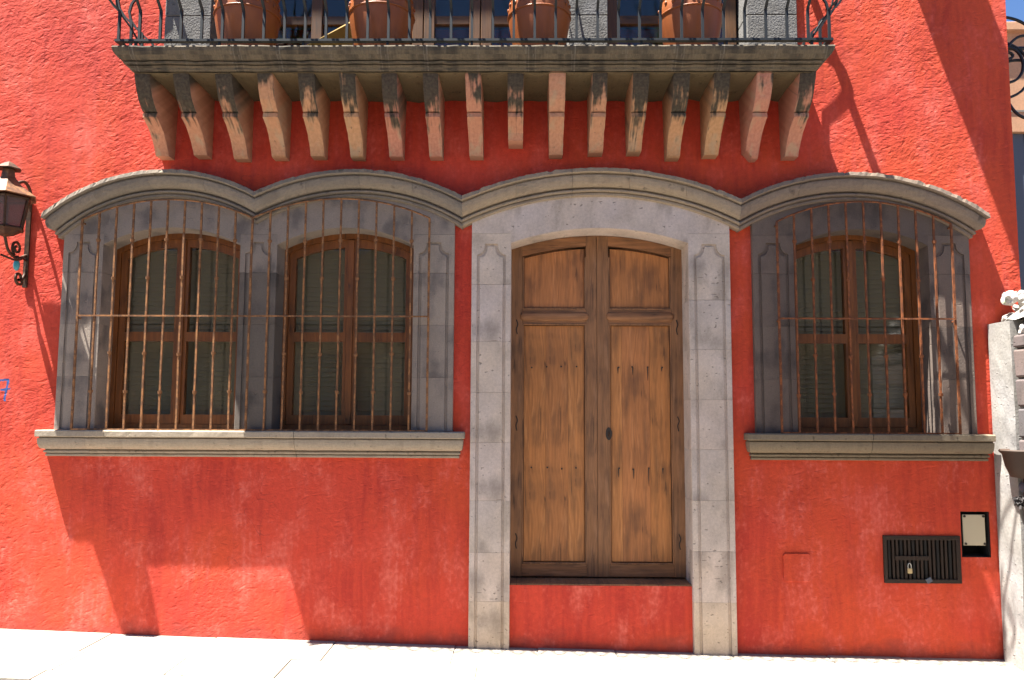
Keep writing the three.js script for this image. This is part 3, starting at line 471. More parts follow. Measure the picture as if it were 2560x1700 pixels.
// ---------------------------------------------------------------- street door
{
  const [x0, x1] = OPEN.d, xm = 0.553, zD = -0.2, yb = 0.462;
  const c = arc3(x0 - 0.01, 2.885, (x0 + x1) / 2, 2.995, x1 + 0.01, 2.885); const top = (x) => arcY(c, x) - 0.004;
  const leaf = (xa, xb, hingeSide, lab) => {
    const d = sub('door_leaf', house); d.userData.label = lab;
    const st = 0.085, pa = hingeSide < 0 ? xa + 0.09 : xa + 0.085, pb = hingeSide < 0 ? xb - 0.078 : xb - 0.09;
    const z0 = zD - 0.05;
    // stiles follow the arch
    const stile = (p, q) => { const s = new THREE.Shape(); s.moveTo(p, yb); s.lineTo(q, yb); for (let i = 0; i <= 4; i++) { const x = lerp(q, p, i / 4); s.lineTo(x, top(x)); } s.closePath(); return extr(s, z0, zD); };
    mesh('stile', uvBox(stile(xa, pa), 1, rnd(), rnd()), M.doorFrame, d); mesh('stile', uvBox(stile(pb, xb), 1, rnd(), rnd()), M.doorFrame, d);
    const rail = (y0, y1, nm = 'rail') => mesh(nm, uvBox(box(pa + 0.0008, pb - 0.0008, y0, y1, z0, zD - 0.0015, 0.003), 1, rnd(), rnd(), true), M.doorRail, d);
    rail(yb, yb + 0.088); rail(2.322, 2.428);
    { const s = new THREE.Shape(); const b = (x) => top(x) - 0.075; s.moveTo(pa + 0.0008, b(pa)); for (let i = 1; i <= 8; i++) { const x = lerp(pa + 0.0008, pb - 0.0008, i / 8); s.lineTo(x, b(x)); } for (let i = 0; i <= 8; i++) { const x = lerp(pb - 0.0008, pa + 0.0008, i / 8); s.lineTo(x, top(x)); } s.closePath(); mesh('rail', uvBox(extr(s, z0, zD - 0.0015), 1, rnd(), rnd(), true), M.doorRail, d); }
    // half-round bolection on the lock rail
    { const g = new THREE.CapsuleGeometry(0.034, pb - pa - 0.03, 3, 12); g.rotateZ(Math.PI / 2); g.scale(1, 1, 0.55); g.translate((pa + pb) / 2, 2.375, zD - 0.001); mesh('rail_moulding', uvBox(g, 1, rnd(), rnd(), true), M.doorRail, d); }
    // panels, the lower one with planks set 2 mm apart
    const up = new THREE.Shape(); const bt = (x) => top(x) - 0.095; up.moveTo(pa + 0.016, 2.445); up.lineTo(pb - 0.016, 2.445); for (let i = 0; i <= 10; i++) { const x = lerp(pb - 0.016, pa + 0.016, i / 10); up.lineTo(x, bt(x)); } up.closePath();
    mesh('panel', uvBox(extr(up, z0 + 0.005, zD - 0.02), 1, rnd(), rnd()), pick(M.doorPanel), d);
    const cutsP = hingeSide < 0 ? [0, 0.36, 0.73, 1] : [0, 0.19, 0.66, 1];
    for (let i = 0; i < 3; i++) { const q0 = lerp(pa + 0.016, pb - 0.016, cutsP[i]), q1 = lerp(pa + 0.016, pb - 0.016, cutsP[i + 1]); mesh('plank', uvBox(box(q0 + 0.0003, q1 - 0.0003, yb + 0.105, 2.306, z0 + 0.005, zD - 0.02 + R(-0.0012, 0.0012), 0.0012), 1, rnd(), rnd()), M.doorPanel[(i + (hingeSide < 0 ? 0 : 2)) % 4], d); }
    mesh('backing', uvBox(box(pa - 0.01, pb + 0.01, yb + 0.02, 2.9, z0 - 0.012, z0 + 0.004)), M.doorFrame, d);
    // beads round the panels
    const bead = (y0, y1) => { const l = []; for (const x of [pa + 0.006, pb - 0.006]) { const g = new THREE.CylinderGeometry(0.008, 0.008, y1 - y0, 6); g.translate(x, (y0 + y1) / 2, zD - 0.006); l.push(g); } for (const y of [y0, y1]) { const g = new THREE.CylinderGeometry(0.008, 0.008, pb - pa - 0.004, 6); g.rotateZ(Math.PI / 2); g.translate((pa + pb) / 2, y, zD - 0.006); l.push(g); } return l; };
    mesh('panel_bead', uvBox(merge(bead(yb + 0.094, 2.316)), 1, rnd(), rnd()), M.doorFrame, d);
    mesh('panel_bead', uvBox(merge(bead(2.434, 2.434).slice(0, 0).concat(bead(2.434, Math.min(top(pa), top(pb)) - 0.083).slice(0, 3))), 1, rnd(), rnd()), M.doorFrame, d);
    const ng = new THREE.CylinderGeometry(0.0065, 0.0065, 0.012, 8); ng.rotateX(Math.PI / 2);
    for (const y of [1.995, 1.243]) for (let i = 0; i < 4; i++) { const m = mesh('nail', ng, M.nail, d); m.position.set(lerp(pa, pb, [0.15, 0.385, 0.62, 0.84][i]) + R(-0.006, 0.006), y + R(-0.006, 0.006), zD - 0.0195); }
    if (hingeSide > 0) for (const [y, k] of [[1.995, 1], [1.243, 1.3]]) for (let i = 0; i < 4; i++) { const L = [0.05, 0.06, 0.1, 0.03][i] * k, x = lerp(pa, pb, [0.15, 0.385, 0.62, 0.84][i]); mesh('rust_run', extr(polyShape([[x - 0.005, y], [x + 0.005, y], [x + 0.0035, y - L * 0.6], [x + 0.001, y - L], [x - 0.0015, y - L * 0.9], [x - 0.004, y - L * 0.4]]), zD - 0.021, zD - 0.0165), M.runStain, d); }
    // strap pins of the hinges on the outer stile
    const hx = hingeSide < 0 ? xa + 0.052 : xb - 0.05;
    for (const y of [0.72, 1.58, 2.3]) mesh('hinge', tube([[hx - 0.006, y + 0.05, zD], [hx + 0.006, y + 0.015, zD + 0.001], [hx - 0.005, y - 0.02, zD + 0.001], [hx + 0.002, y - 0.06, zD]], 0.0042, 12, 5), M.nail, d);
    if (hingeSide > 0) { const e = new THREE.CylinderGeometry(0.03, 0.03, 0.006, 16); e.rotateX(Math.PI / 2); e.scale(0.8, 1.55, 1); e.translate(0.638, 1.5, zD + 0.002); mesh('escutcheon', e, M.nail, d); const k = tube([[0.638, 1.515, zD + 0.006], [0.638, 1.49, zD + 0.007], [0.64, 1.475, zD + 0.006]], 0.005, 8, 5); mesh('keyhole', k, M.lampIron, d); }
  };
  leaf(x0 - 0.008, xm - 0.0015, -1, 'left leaf of the weathered wooden door'); leaf(xm + 0.0015, x1 + 0.008, 1, 'right leaf of the weathered wooden door with keyhole');
  mesh('threshold', uvBox(box(x0 + 0.001, x1 - 0.001, 0.36, 0.45, -0.3, -0.005, 0.004)), M.doorFrame, house);
  mesh('door_reveal', box(x0 - 0.05, x1 + 0.05, 0.3, 3.05, -0.34, -0.3), M.room, house);
}

// ---------------------------------------------------------------- balcony
{
  const b = sub('balcony', house); b.userData.label = 'weathered stone balcony on seventeen corbels';
  const p = [[3.987, 0.487, 0], [3.992, 0.5, 0.012], [4.004, 0.505, 0.016], [4.012, 0.522, 0.03], [4.015, 0.51, 0.02], [4.021, 0.51, 0.02], [4.023, 0.536, 0.044], [4.033, 0.54, 0.046], [4.035, 0.524, 0.034], [4.042, 0.524, 0.034], [4.044, 0.556, 0.06], [4.064, 0.58, 0.08], [4.085, 0.597, 0.092], [4.108, 0.604, 0.097], [4.118, 0.6, 0.095]];
  mesh('slab', ledge(-2.7, 1.985, -0.1, p, 0.0045), M.slab, b);
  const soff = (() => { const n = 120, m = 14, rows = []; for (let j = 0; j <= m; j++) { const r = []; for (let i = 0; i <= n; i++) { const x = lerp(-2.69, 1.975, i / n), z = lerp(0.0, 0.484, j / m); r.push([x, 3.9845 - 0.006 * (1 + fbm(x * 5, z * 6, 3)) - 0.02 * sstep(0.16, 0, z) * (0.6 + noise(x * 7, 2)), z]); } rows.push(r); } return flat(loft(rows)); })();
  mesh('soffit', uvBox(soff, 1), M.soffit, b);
  const cx = [-2.645, -2.375, -2.08, -1.79, -1.505, -1.22, -0.93, -0.645, -0.352, -0.058, 0.229, 0.522, 0.805, 1.083, 1.36, 1.652, 1.943];
  const by = [3.514, 3.52, 3.497, 3.507, 3.514, 3.507, 3.511, 3.511, 3.514, 3.602, 3.524, 3.54, 3.544, 3.505, 3.524, 3.499, 3.512];
  cx.forEach((x, i) => {
    const yB = by[i], pr = [];
    const q = [[0.478, 3.99], [0.47, 3.95], [0.445, 3.89], [0.403, 3.82], [0.338, 3.766], [0.312, 3.757], [0.331, 3.75], [0.331, 3.722], [0.308, 3.714], [0.262, 3.69], [0.205, 3.65], [0.158, 3.6], [0.124, 3.55], [0.108, 3.515]];
    for (const [z, y] of q) if (y > yB + 0.004) pr.push([z, y]); { const lz = pr[pr.length - 1]; pr.push([lz[0] - 0.02, yB]); }
    const wT = 0.0545 + R(-0.003, 0.003), wB = 0.0495 + R(-0.003, 0.003), lean = R(-0.006, 0.006), rows = [];
    const K = 3, dense = []; for (let k = 0; k + 1 < pr.length; k++) for (let s = 0; s < K; s++) dense.push([lerp(pr[k][0], pr[k + 1][0], s / K), lerp(pr[k][1], pr[k + 1][1], s / K)]); dense.push(pr[pr.length - 1]);
    const pos = [], uv = [], nd = dense.length, cols = 7; const V = (y) => clamp((y - 3.49) / 0.5);
    const idx = []; const add = (px, py, pz, u, v) => { pos.push(px, py, pz); uv.push((i + clamp(u, 0.03, 0.97)) / 17, v); return pos.length / 3 - 1; };
    // front skin across, then the two flanks back to the wall
    const grid = dense.map(([z, y]) => { const t = (3.99 - y) / 0.48, hw = lerp(wT, wB, t), l = []; for (let c = 0; c <= cols; c++) { const s = c / cols, ex = Math.min(s, 1 - s) * 7; let zz = z + 0.004 * noise(x * 9 + s * 3, y * 22) - (ex < 1 ? 0.006 * (1 - ex) ** 2 : 0); let yy = y; if (i === 15 && y < 3.54 && s < 0.55) yy = Math.max(y, 3.56 - 0.11 * s); const xx = x + lean * t + (s - 0.5) * 2 * hw + 0.002 * noise(y * 30, i * 3 + c); l.push(add(xx, yy, zz, 0.15 + 0.7 * s, V(yy))); } return l; });
    for (let k = 0; k + 1 < nd; k++) for (let c = 0; c < cols; c++) idx.push(grid[k][c], grid[k + 1][c], grid[k][c + 1], grid[k][c + 1], grid[k + 1][c], grid[k + 1][c + 1]);
    for (const side of [0, 1]) { const e = dense.map((_, k) => { const g = grid[k][side ? cols : 0] * 3; return [pos[g], pos[g + 1], pos[g + 2]]; }); const F = e.map((p) => add(...p, side ? 0.85 : 0.15, V(p[1]) * 0.62)), B = e.map((p) => add(p[0], p[1], -0.01, side ? 0.85 : 0.15, V(p[1]) * 0.3)); for (let k = 0; k + 1 < nd; k++) { if (side) idx.push(F[k], F[k + 1], B[k], B[k], F[k + 1], B[k + 1]); else idx.push(F[k], B[k], F[k + 1], B[k], B[k + 1], F[k + 1]); } }
    { const l = grid[nd - 1], F = l.map((g) => add(pos[g * 3], pos[g * 3 + 1], pos[g * 3 + 2], 0.5, 0.02)), B = l.map((g) => add(pos[g * 3], pos[g * 3 + 1], -0.01, 0.5, 0.02)); for (let c = 0; c < cols; c++) idx.push(F[c], B[c], F[c + 1], F[c + 1], B[c], B[c + 1]); }
    const g = new THREE.BufferGeometry(); g.setAttribute('position', new THREE.Float32BufferAttribute(pos, 3)); g.setAttribute('uv', new THREE.Float32BufferAttribute(uv, 2)); g.setIndex(idx);
    const m = mesh('corbel', flat(g), M.corbel, b); if (i === 9) m.userData.label = 'shorter corbel with a broken foot'; if (i === 15) m.userData.label = 'corbel with its left foot broken off';
  });
}
// upper floor openings: stone jambs, timber frames and glass
{
  const u = sub('upper_surround', house); u.userData.label = 'grey rough stone posts round the balcony doors';
  const post = (x0, x1) => { let y = 4.0; for (const h of [0.62, 0.75, 0.8, 0.25]) { mesh('stone', uvBox(box(x0, x1, y + 0.002, y + h - 0.002, -0.3, 0.03, 0.006), 0.8, rnd(), rnd()), M.upperStone, u); y += h; } };
  post(-2.71, -2.36); post(0.33, 0.625); post(1.662, 2.035);
  mesh('lintel_stone', uvBox(box(-2.71, 2.035, 6.422, 6.7, -0.3, 0.03, 0.006), 1), M.upperStone, u);
  for (const [x0, x1, posts, lab] of [[-2.36, 0.33, [-2.3, -1.62, -0.83, -0.74, -0.385, -0.295, 0.28], 'wide glazed timber doors behind the balcony'], [0.625, 1.662, [0.68, 1.12, 1.6], 'narrower glazed timber doors at the right of the balcony']]) {
    const d = sub('balcony_door', house); d.userData.label = lab;
    for (const x of posts) mesh('post', uvBox(box(x - 0.042, x + 0.042, 4.06, 6.4, -0.26, -0.19, 0.005), 1, rnd(), rnd()), M.balWood, d);
    for (const y of [4.1, 4.7, 5.4, 6.1, 6.38]) for (let i = 0; i + 1 < posts.length; i++) if (posts[i + 1] - posts[i] > 0.12) mesh('rail', uvBox(box(posts[i] + 0.043, posts[i + 1] - 0.043, y - 0.035, y + 0.035, -0.25, -0.2, 0.004), 1, rnd(), rnd(), true), M.balWood, d);
    for (let i = 0; i + 1 < posts.length; i++) if (posts[i + 1] - posts[i] > 0.12) mesh('pane', box(posts[i] + 0.038, posts[i + 1] - 0.038, 4.08, 6.38, -0.226, -0.222), M.glass, d);
  }
}

// ---------------------------------------------------------------- water spout high on the wall, above the picture
{
  const s = thing('water_spout', 'stone water spout high on the wall above the right window', 'spout', [0, 0, 0]);
  mesh('trough', uvBox(merge([box(2.55, 2.98, 6.0, 6.08, -0.1, 0.85), box(2.55, 2.63, 6.08, 6.3, -0.1, 0.85), box(2.9, 2.98, 6.08, 6.3, -0.1, 0.85)]), 1), M.upperStone, s);
}

// ---------------------------------------------------------------- window grilles
function grille(name, label, xs, arches, mat, midY, zg) {
  const g = thing(name, label, 'grille', [xs[0], 1.515, zg], 'iron window grilles');
  const ox = xs[0], oy = 1.515, topY = (x) => { for (const c of arches) if (x >= c.a - 1e-6 && x <= c.b + 1e-6) return arcY(c.c, x); return 3.05; };
  const bw = 0.0064, cg = new THREE.CylinderGeometry(0.0165, 0.014, 0.02, 7);
  xs.forEach((x, i) => {
    const yt = topY(x), h = yt - oy, end = i === 0 || i === xs.length - 1 || arches.some((c) => Math.abs(c.b - x) < 1e-3);
    const bg = new THREE.BoxGeometry(bw * 2 * (end ? 1.15 : 1), h, bw * 2, 1, 14, 1); const p = bg.attributes.position;
    const ph = R(0, 9); for (let k = 0; k < p.count; k++) { const y = p.getY(k); p.setX(k, p.getX(k) + 0.0022 * noise(y * 2.2 + ph, i)); }
    bg.translate(x - ox, h / 2, 0); const b = mesh('bar', uvBox(bg, 0.4, rnd(), rnd()), mat, g);
    if (!end) for (const y of i % 2 ? [2.888, 1.788] : [2.612, 2.062]) { const c = mesh('collar', cg, mat, b); c.position.set(x - ox, y - oy + R(-0.006, 0.006), 0); }
  });
  for (const c of arches) { const l = []; for (let i = 0; i <= 16; i++) { const x = lerp(c.a, c.b, i / 16); l.push([x - ox, arcY(c.c, x) - oy, 0]); } mesh('top_rail', uvBox(tube(l, 0.0075, 32, 5), 0.4), mat, g); }
  const xa = xs[0] - ox, xb = xs[xs.length - 1] - ox;
  mesh('middle_rail', uvBox(box(xa, xb, midY - oy - 0.006, midY - oy + 0.006, 0.0065, 0.0115), 0.4), mat, g);
  mesh('bottom_rail', uvBox(box(xa - 0.006, xb + 0.006, 0.0015, 0.011, -0.008, 0.008), 0.4), mat, g);
  for (const x of [xa, xb]) for (const y of [midY - oy, topY(x + ox) - oy - 0.01]) mesh('anchor', uvBox(box(x - 0.005, x + 0.005, y - 0.02, y - 0.01, 0.04 - zg, -0.0065), 0.4), mat, g);
}
{
  const row = (a, b, n) => Array.from({ length: n + 1 }, (_, i) => lerp(a, b, i / n));
  const A = (a, ya, m, ym, b, yb) => ({ a, b, c: arc3(a, ya, m, ym, b, yb) });
  grille('window_grille', 'rusty iron grille spanning the paired windows on the left', [...row(-3.22, -1.972, 10), ...row(-1.972, -0.682, 10).slice(1)], [A(-3.22, 3.043, -2.59, 3.192, -1.972, 3.057), A(-1.972, 3.057, -1.32, 3.2, -0.682, 3.056)], M.rust, 2.336, 0.088);
  grille('window_grille', 'reddish iron grille in front of the single window on the right', row(1.826, 3.072, 10), [A(1.826, 3.034, 2.46, 3.182, 3.072, 3.02)], M.rustRed, 2.33, 0.088);
}

// ---------------------------------------------------------------- balcony railing
{
  const g = thing('balcony_railing', 'dark wrought iron railing bellied outward along the balcony edge', 'railing', [0, 4.115, 0]);
  const zf = 0.565, xL = -2.77, xR = 2.06, yr = 0.055;
  const belly = (h) => (h < 0.21 ? 0 : 0.19 * Math.sin(clamp((h - 0.21) / 0.5) * Math.PI)); 
  const hs = [0, 0.2, 0.215, 0.27, 0.33, 0.4, 0.46, 0.52, 0.58, 0.65, 0.71, 0.72, 0.92];
  const barGeo = (fx, fz) => { // square bar following the belly; fx, fz give the outward direction
    const w = 0.0085, rows = hs.map((h) => { const b = belly(h); return [[fx * b - w, h, fz * b - w], [fx * b - w, h, fz * b + w], [fx * b + w, h, fz * b + w], [fx * b + w, h, fz * b - w]]; }); return uvBox(flat(loft(rows, true)), 1);
  };
  const front = barGeo(0, 1), left = barGeo(-1, 0), right = barGeo(1, 0), cl = barGeo(-0.8, 0.8), cr = barGeo(0.8, 0.8);
  const put = (geo, x, z) => { const m = mesh('bar', geo, M.ironGreen, g); m.position.set(x, yr, z); };
  const n = 34; for (let i = 1; i < n; i++) put(front, lerp(xL, xR, i / n), zf);
  put(cl, xL, zf); put(cr, xR, zf);
  for (const z of [0.07, 0.24, 0.4]) { put(left, xL, z); put(right, xR, z); }
  mesh('bottom_rail', uvBox(merge([box(xL - 0.02, xR + 0.02, yr - 0.012, yr + 0.004, zf - 0.018, zf + 0.018), box(xL - 0.018, xL + 0.018, yr - 0.011, yr + 0.003, 0, zf - 0.018), box(xR - 0.018, xR + 0.018, yr - 0.011, yr + 0.003, 0, zf - 0.018)])), M.ironGreen, g);
  mesh('handrail', uvBox(merge([box(xL - 0.03, xR + 0.03, yr + 0.92, yr + 0.945, zf - 0.028, zf + 0.028), box(xL - 0.028, xL + 0.028, yr + 0.921, yr + 0.944, 0, zf - 0.028), box(xR - 0.028, xR + 0.028, yr + 0.921, yr + 0.944, 0, zf - 0.028)])), M.ironGreen, g);
  for (let i = 0; i <= 8; i++) mesh('foot', uvBox(box(-0.008, 0.008, 0, yr - 0.012, -0.008, 0.008)), M.ironGreen, g).position.set(lerp(xL + 0.12, xR - 0.12, i / 8) , 0, zf);
  // loose scrolls in the end panels
  const sc = (x, s) => mesh('scroll', uvBox(tube([[x, yr + 0.02, zf - 0.1], [x - s * 0.05, yr + 0.12, zf - 0.06], [x - s * 0.13, yr + 0.25, zf - 0.02], [x - s * 0.12, yr + 0.4, zf], [x - s * 0.04, yr + 0.5, zf], [x + s * 0.03, yr + 0.44, zf]], 0.007, 30, 5)), M.ironGreen, g);
  sc(xL + 0.1, 1); sc(xR - 0.1, -1); 
}

// ---------------------------------------------------------------- flower pots on the balcony
{
  const prof = [[0, 0], [0.15, 0], [0.158, 0.012], [0.175, 0.08], [0.2, 0.19], [0.217, 0.29], [0.222, 0.36], [0.214, 0.42], [0.196, 0.47], [0.19, 0.485], [0.2, 0.495], [0.215, 0.51], [0.218, 0.54], [0.2, 0.545], [0.195, 0.53], [0.18, 0.48], [0, 0.47]].map((p) => new THREE.Vector2(...p));
  const lg = new THREE.LatheGeometry(prof, 48);
  const disc = new THREE.SphereGeometry(0.014, 10, 8); disc.scale(1, 1, 0.5);
  [[-1.985, 1.02, 'leftmost terracotta pot on the balcony', 0], [-1.02, 1.04, 'second terracotta pot from the left on the balcony', 2], [0.107, 1.0, 'terracotta pot on the balcony straight above the short broken corbel', 1], [1.185, 1.0, 'rightmost terracotta pot on the balcony', 3]].forEach(([x, s, lab, k]) => {
    const p = thing('terracotta_pot', lab, 'pot', [x, 4.119, 0.3], 'terracotta pots on the balcony'); p.scale.setScalar(s);
    const body = mesh('body', lg, M.clay, p); body.rotation.y = k;
    for (const [y, r] of [[0.44, 0.209], [0.33, 0.2225]]) { const t = new THREE.TorusGeometry(r, 0.006, 6, 48); t.rotateX(Math.PI / 2); t.translate(0, y, 0); mesh('ring', t, M.clay, body); }
    for (let i = 0; i < 20; i++) { const a = (i / 20) * 6.283, y = 0.385 + 0.012 * (i % 2), r = 0.222; const m = mesh('boss', disc, M.clay, body); m.position.set(Math.sin(a) * r, y, Math.cos(a) * r); m.rotation.y = a; }
    // spiky leaves, seen in the panes behind
    const lv = []; for (let i = 0; i < 16; i++) { const a = i * 2.4, t = 0.35 + 0.5 * (i / 16), L = R(0.45, 0.7); const g = new THREE.ConeGeometry(0.03, L, 4, 1); g.scale(1, 1, 0.25); g.translate(0, L / 2, 0); g.rotateX(1.15 - t); g.rotateY(a); g.translate(0, 0.47, 0); lv.push(g); }
    mesh('leaves', uvBox(merge(lv)), M.leaf, p);
  });
  const c = thing('yellow_cloth', 'slanted yellow striped cloth between the two left pots', 'cloth', [-1.75, 4.119, 0.1]);
  mesh('cloth_sheet', uvBox(flat(loft([[[0, 0.16, 0.02], [0.2, 0.25, 0.03], [0.48, 0.42, 0.02]], [[0, 0.145, 0.045], [0.2, 0.225, 0.07], [0.48, 0.39, 0.05]], [[0.06, 0.0, 0.0], [0.3, 0.0, 0.01], [0.5, 0.0, 0.0]]]))), M.cloth, c); c.children[0].material.side = THREE.DoubleSide;
}

// ---------------------------------------------------------------- wall lantern
{
  const X = -3.665, zc = 0.27, g = thing('wall_lantern', 'wrought iron wall lantern on a scrolled bracket at the left edge', 'lantern', [X, 2.55, 0]);
  const hex = (r, y) => Array.from({ length: 6 }, (_, i) => [r * Math.cos(i * Math.PI / 3), y, zc - r * Math.sin(i * Math.PI / 3)]);
  mesh('wall_plate', uvBox(box(-0.018, 0.018, 0.0, 0.66, 0.004, 0.018, 0.003), 0.3), M.lampIron, g);
  // roof in two pitches with a cap
  const roof = mesh('roof', uvBox(flat(loft([hex(0.04, 0.81), hex(0.05, 0.75), hex(0.1, 0.69), hex(0.205, 0.612), hex(0.2, 0.606), hex(0.06, 0.66), hex(0.01, 0.7)].map((r) => r.slice().reverse()), true)), 0.3), M.lampRoof, g);
  mesh('roof_cap', uvBox(flat(loft([hex(0.002, 0.87), hex(0.03, 0.855), hex(0.085, 0.815), hex(0.08, 0.808), hex(0.04, 0.815)].map((r) => r.slice().reverse()), true)), 0.3), M.lampIron, roof);
  const top = hex(0.152, 0.605), bot = hex(0.112, 0.385);
  for (let i = 0; i < 6; i++) {
    mesh('corner_bar', uvBox(tube([top[i], bot[i]], 0.009, 1, 5), 0.3), M.lampIron, g);
    const a = top[i], b = top[(i + 1) % 6], c = bot[i], d = bot[(i + 1) % 6], k = 0.94; const s = (p) => [p[0] * k, p[1], zc + (p[2] - zc) * k];
    mesh('glass_panel', uvBox(flat(loft([[s(a), s(b)], [s(c), s(d)]])), 0.12), M.lampGlass, g);
  }
  for (const [r, y] of [[0.156, 0.598], [0.117, 0.382]]) { const l = hex(r, y); l.push(l[0]); const parts = []; for (let i = 0; i < 6; i++) parts.push(tube([l[i], l[i + 1]], 0.011, 1, 5)); mesh('hoop', uvBox(merge(parts), 0.3), M.lampIron, g); }
  mesh('floor_plate', uvBox(flat(loft([hex(0.115, 0.376), hex(0.06, 0.34), hex(0.012, 0.325), hex(0.001, 0.32)].map((r) => r.slice().reverse()), true)), 0.3), M.lampIron, g);
  const spiral = (cx, cy, r, t0, turns, n = 22) => Array.from({ length: n + 1 }, (_, i) => { const t = t0 + turns * 6.283 * (i / n), q = r * (1 - 0.75 * i / n); return [0, cy + q * Math.sin(t), cx + q * Math.cos(t)]; });
  mesh('arm', uvBox(tube([[0, 0.24, 0.015], [0, 0.2, 0.12], [0, 0.235, 0.22], [0, 0.33, zc]], 0.011, 24, 6), 0.3), M.lampIron, g);
  mesh('upper_strap', uvBox(tube([[0.005, 0.6, 0.012], [0.01, 0.72, 0.03], [0.006, 0.77, 0.09], [0, 0.74, 0.17], [0, 0.72, 0.22]], 0.012, 24, 6), 0.3), M.lampIron, g);
  mesh('scroll', uvBox(tube(spiral(0.13, 0.27, 0.055, -1.2, 1.4), 0.01, 40, 6), 0.3), M.lampIron, g);
  mesh('scroll', uvBox(tube([[0, 0.16, 0.012], [0, 0.1, 0.02], [0, 0.05, 0.05], ...spiral(0.085, 0.06, 0.05, -2.4, 1.2, 14)], 0.011, 44, 6), 0.3), M.lampIron, g);
  mesh('scroll', uvBox(tube([[0, 0.2, 0.02], [0.03, 0.2, 0.1], [0.04, 0.17, 0.2], [0.0, 0.19, 0.3]], 0.008, 24, 5), 0.3), M.lampIron, g);
  const dr = new THREE.SphereGeometry(0.022, 12, 8); dr.scale(1, 2.0, 1); dr.translate(0, 0.15, 0.12); mesh('glass_drop', dr, M.teal, g);
  mesh('drop_cap', new THREE.SphereGeometry(0.02, 10, 6).translate(0, 0.2, 0.12), M.lampIron, g);
}

// ---------------------------------------------------------------- grate, lock, cover plate, plaster patch
{
  const g = thing('vent_grate', 'black slatted iron vent grate in the red wall at lower right', 'grate', [2.54, 0.475, 0]);
  const W = 0.538, Hh = 0.328;
  mesh('frame', merge([box(0, W, 0, 0.028, -0.03, 0.014, 0.003), box(0, W, Hh - 0.03, Hh, -0.03, 0.0145, 0.003), box(0, 0.025, 0.027, Hh - 0.029, -0.03, 0.0138, 0.003), box(W - 0.03, W, 0.027, Hh - 0.029, -0.03, 0.0142, 0.003)]), M.ventIron, g);
  for (let i = 0; i < 17; i++) { const x = 0.034 + i * 0.0284; mesh('slat', box(x, x + 0.0165, 0.026, Hh - 0.028, -0.018, 0.004, 0.002), i % 3 ? M.ventIron : M.dark, g); }
  mesh('hasp', box(0.08, 0.32, 0.158, 0.188, 0.006, 0.013, 0.002), M.ventIron, g);
  mesh('recess', merge([box(0.004, W - 0.002, 0.004, Hh - 0.004, -0.2, -0.19), box(0.004, 0.01, 0.004, Hh - 0.004, -0.19, -0.031), box(W - 0.01, W - 0.004, 0.004, Hh - 0.004, -0.19, -0.031), box(0.01, W - 0.01, 0.004, 0.01, -0.19, -0.031), box(0.01, W - 0.01, Hh - 0.01, Hh - 0.004, -0.19, -0.031)]), M.dark, g);
  const l = thing('padlock', 'small brass padlock hanging on the vent grate', 'padlock', [2.713, 0.545, 0.02]);
  mesh('lock_body', box(-0.0165, 0.0165, 0, 0.036, -0.008, 0.008, 0.004), M.brass, l);
  mesh('shackle', tube([[-0.011, 0.034, 0], [-0.011, 0.055, 0], [-0.006, 0.066, 0], [0, 0.069, 0], [0.006, 0.066, 0], [0.011, 0.055, 0], [0.011, 0.034, 0]], 0.0035, 24, 6), M.steel, l);
  const t = thing('tilted_tag', 'small grey tag stuck askew on the bottom of the vent grate', 'tag', [2.845, 0.498, 0.02]); const tm = mesh('tag_plate', box(-0.02, 0.02, -0.017, 0.017, -0.003, 0.003, 0.002), M.shutter, t); tm.rotation.z = 0.5;

  const p = thing('cover_plate', 'cream cover plate with four screws over a dark hole beside the grate', 'cover plate', [3.1, 0.66, 0]);
  mesh('plate', box(0.012, 0.168, 0.075, 0.29, -0.02, -0.008, 0.004), M.plate, p);
  const sc = new THREE.CylinderGeometry(0.0085, 0.0085, 0.006, 10); sc.rotateX(Math.PI / 2);
  for (const [x, y] of [[0.024, 0.278], [0.156, 0.278], [0.026, 0.087], [0.158, 0.087]]) mesh('screw', sc, M.nail, p).position.set(x, y, -0.006);
  mesh('box_recess', merge([box(-0.006, 0.193, -0.003, 0.31, -0.16, -0.15), box(-0.008, 0.0, -0.003, 0.31, -0.15, -0.008), box(0.19, 0.196, -0.003, 0.31, -0.15, -0.008), box(0, 0.19, -0.006, -0.001, -0.15, -0.008), box(0, 0.19, 0.308, 0.314, -0.15, -0.008)]), M.dark, p);

  const q = thing('plaster_patch', 'square red plaster patch left of the vent grate', 'patch', [1.84, 0.485, 0]);
  const s = new THREE.Shape(), w = 0.186, r = 0.02; s.moveTo(r, 0); s.lineTo(w - r, 0); s.quadraticCurveTo(w, 0, w, r); s.lineTo(w, w - r); s.quadraticCurveTo(w, w, w - r, w); s.lineTo(r, w); s.quadraticCurveTo(0, w, 0, w - r); s.lineTo(0, r); s.quadraticCurveTo(0, 0, r, 0);
  const pg = new THREE.ExtrudeGeometry(s, { depth: 0.012, bevelEnabled: true, bevelSize: 0.003, bevelThickness: 0.003, bevelSegments: 2 }); pg.translate(0, 0, -0.002);
  const pp = pg.attributes.position, uvp = new Float32Array(pp.count * 2); for (let i = 0; i < pp.count; i++) { uvp[i * 2] = (pp.getX(i) + 1.84 - WX0) / (WX1 - WX0); uvp[i * 2 + 1] = (pp.getY(i) + 0.485 - WY0) / (WY1 - WY0); } pg.setAttribute('uv', new THREE.BufferAttribute(uvp, 2));
  mesh('render_square', pg, M.plaster, q);
}

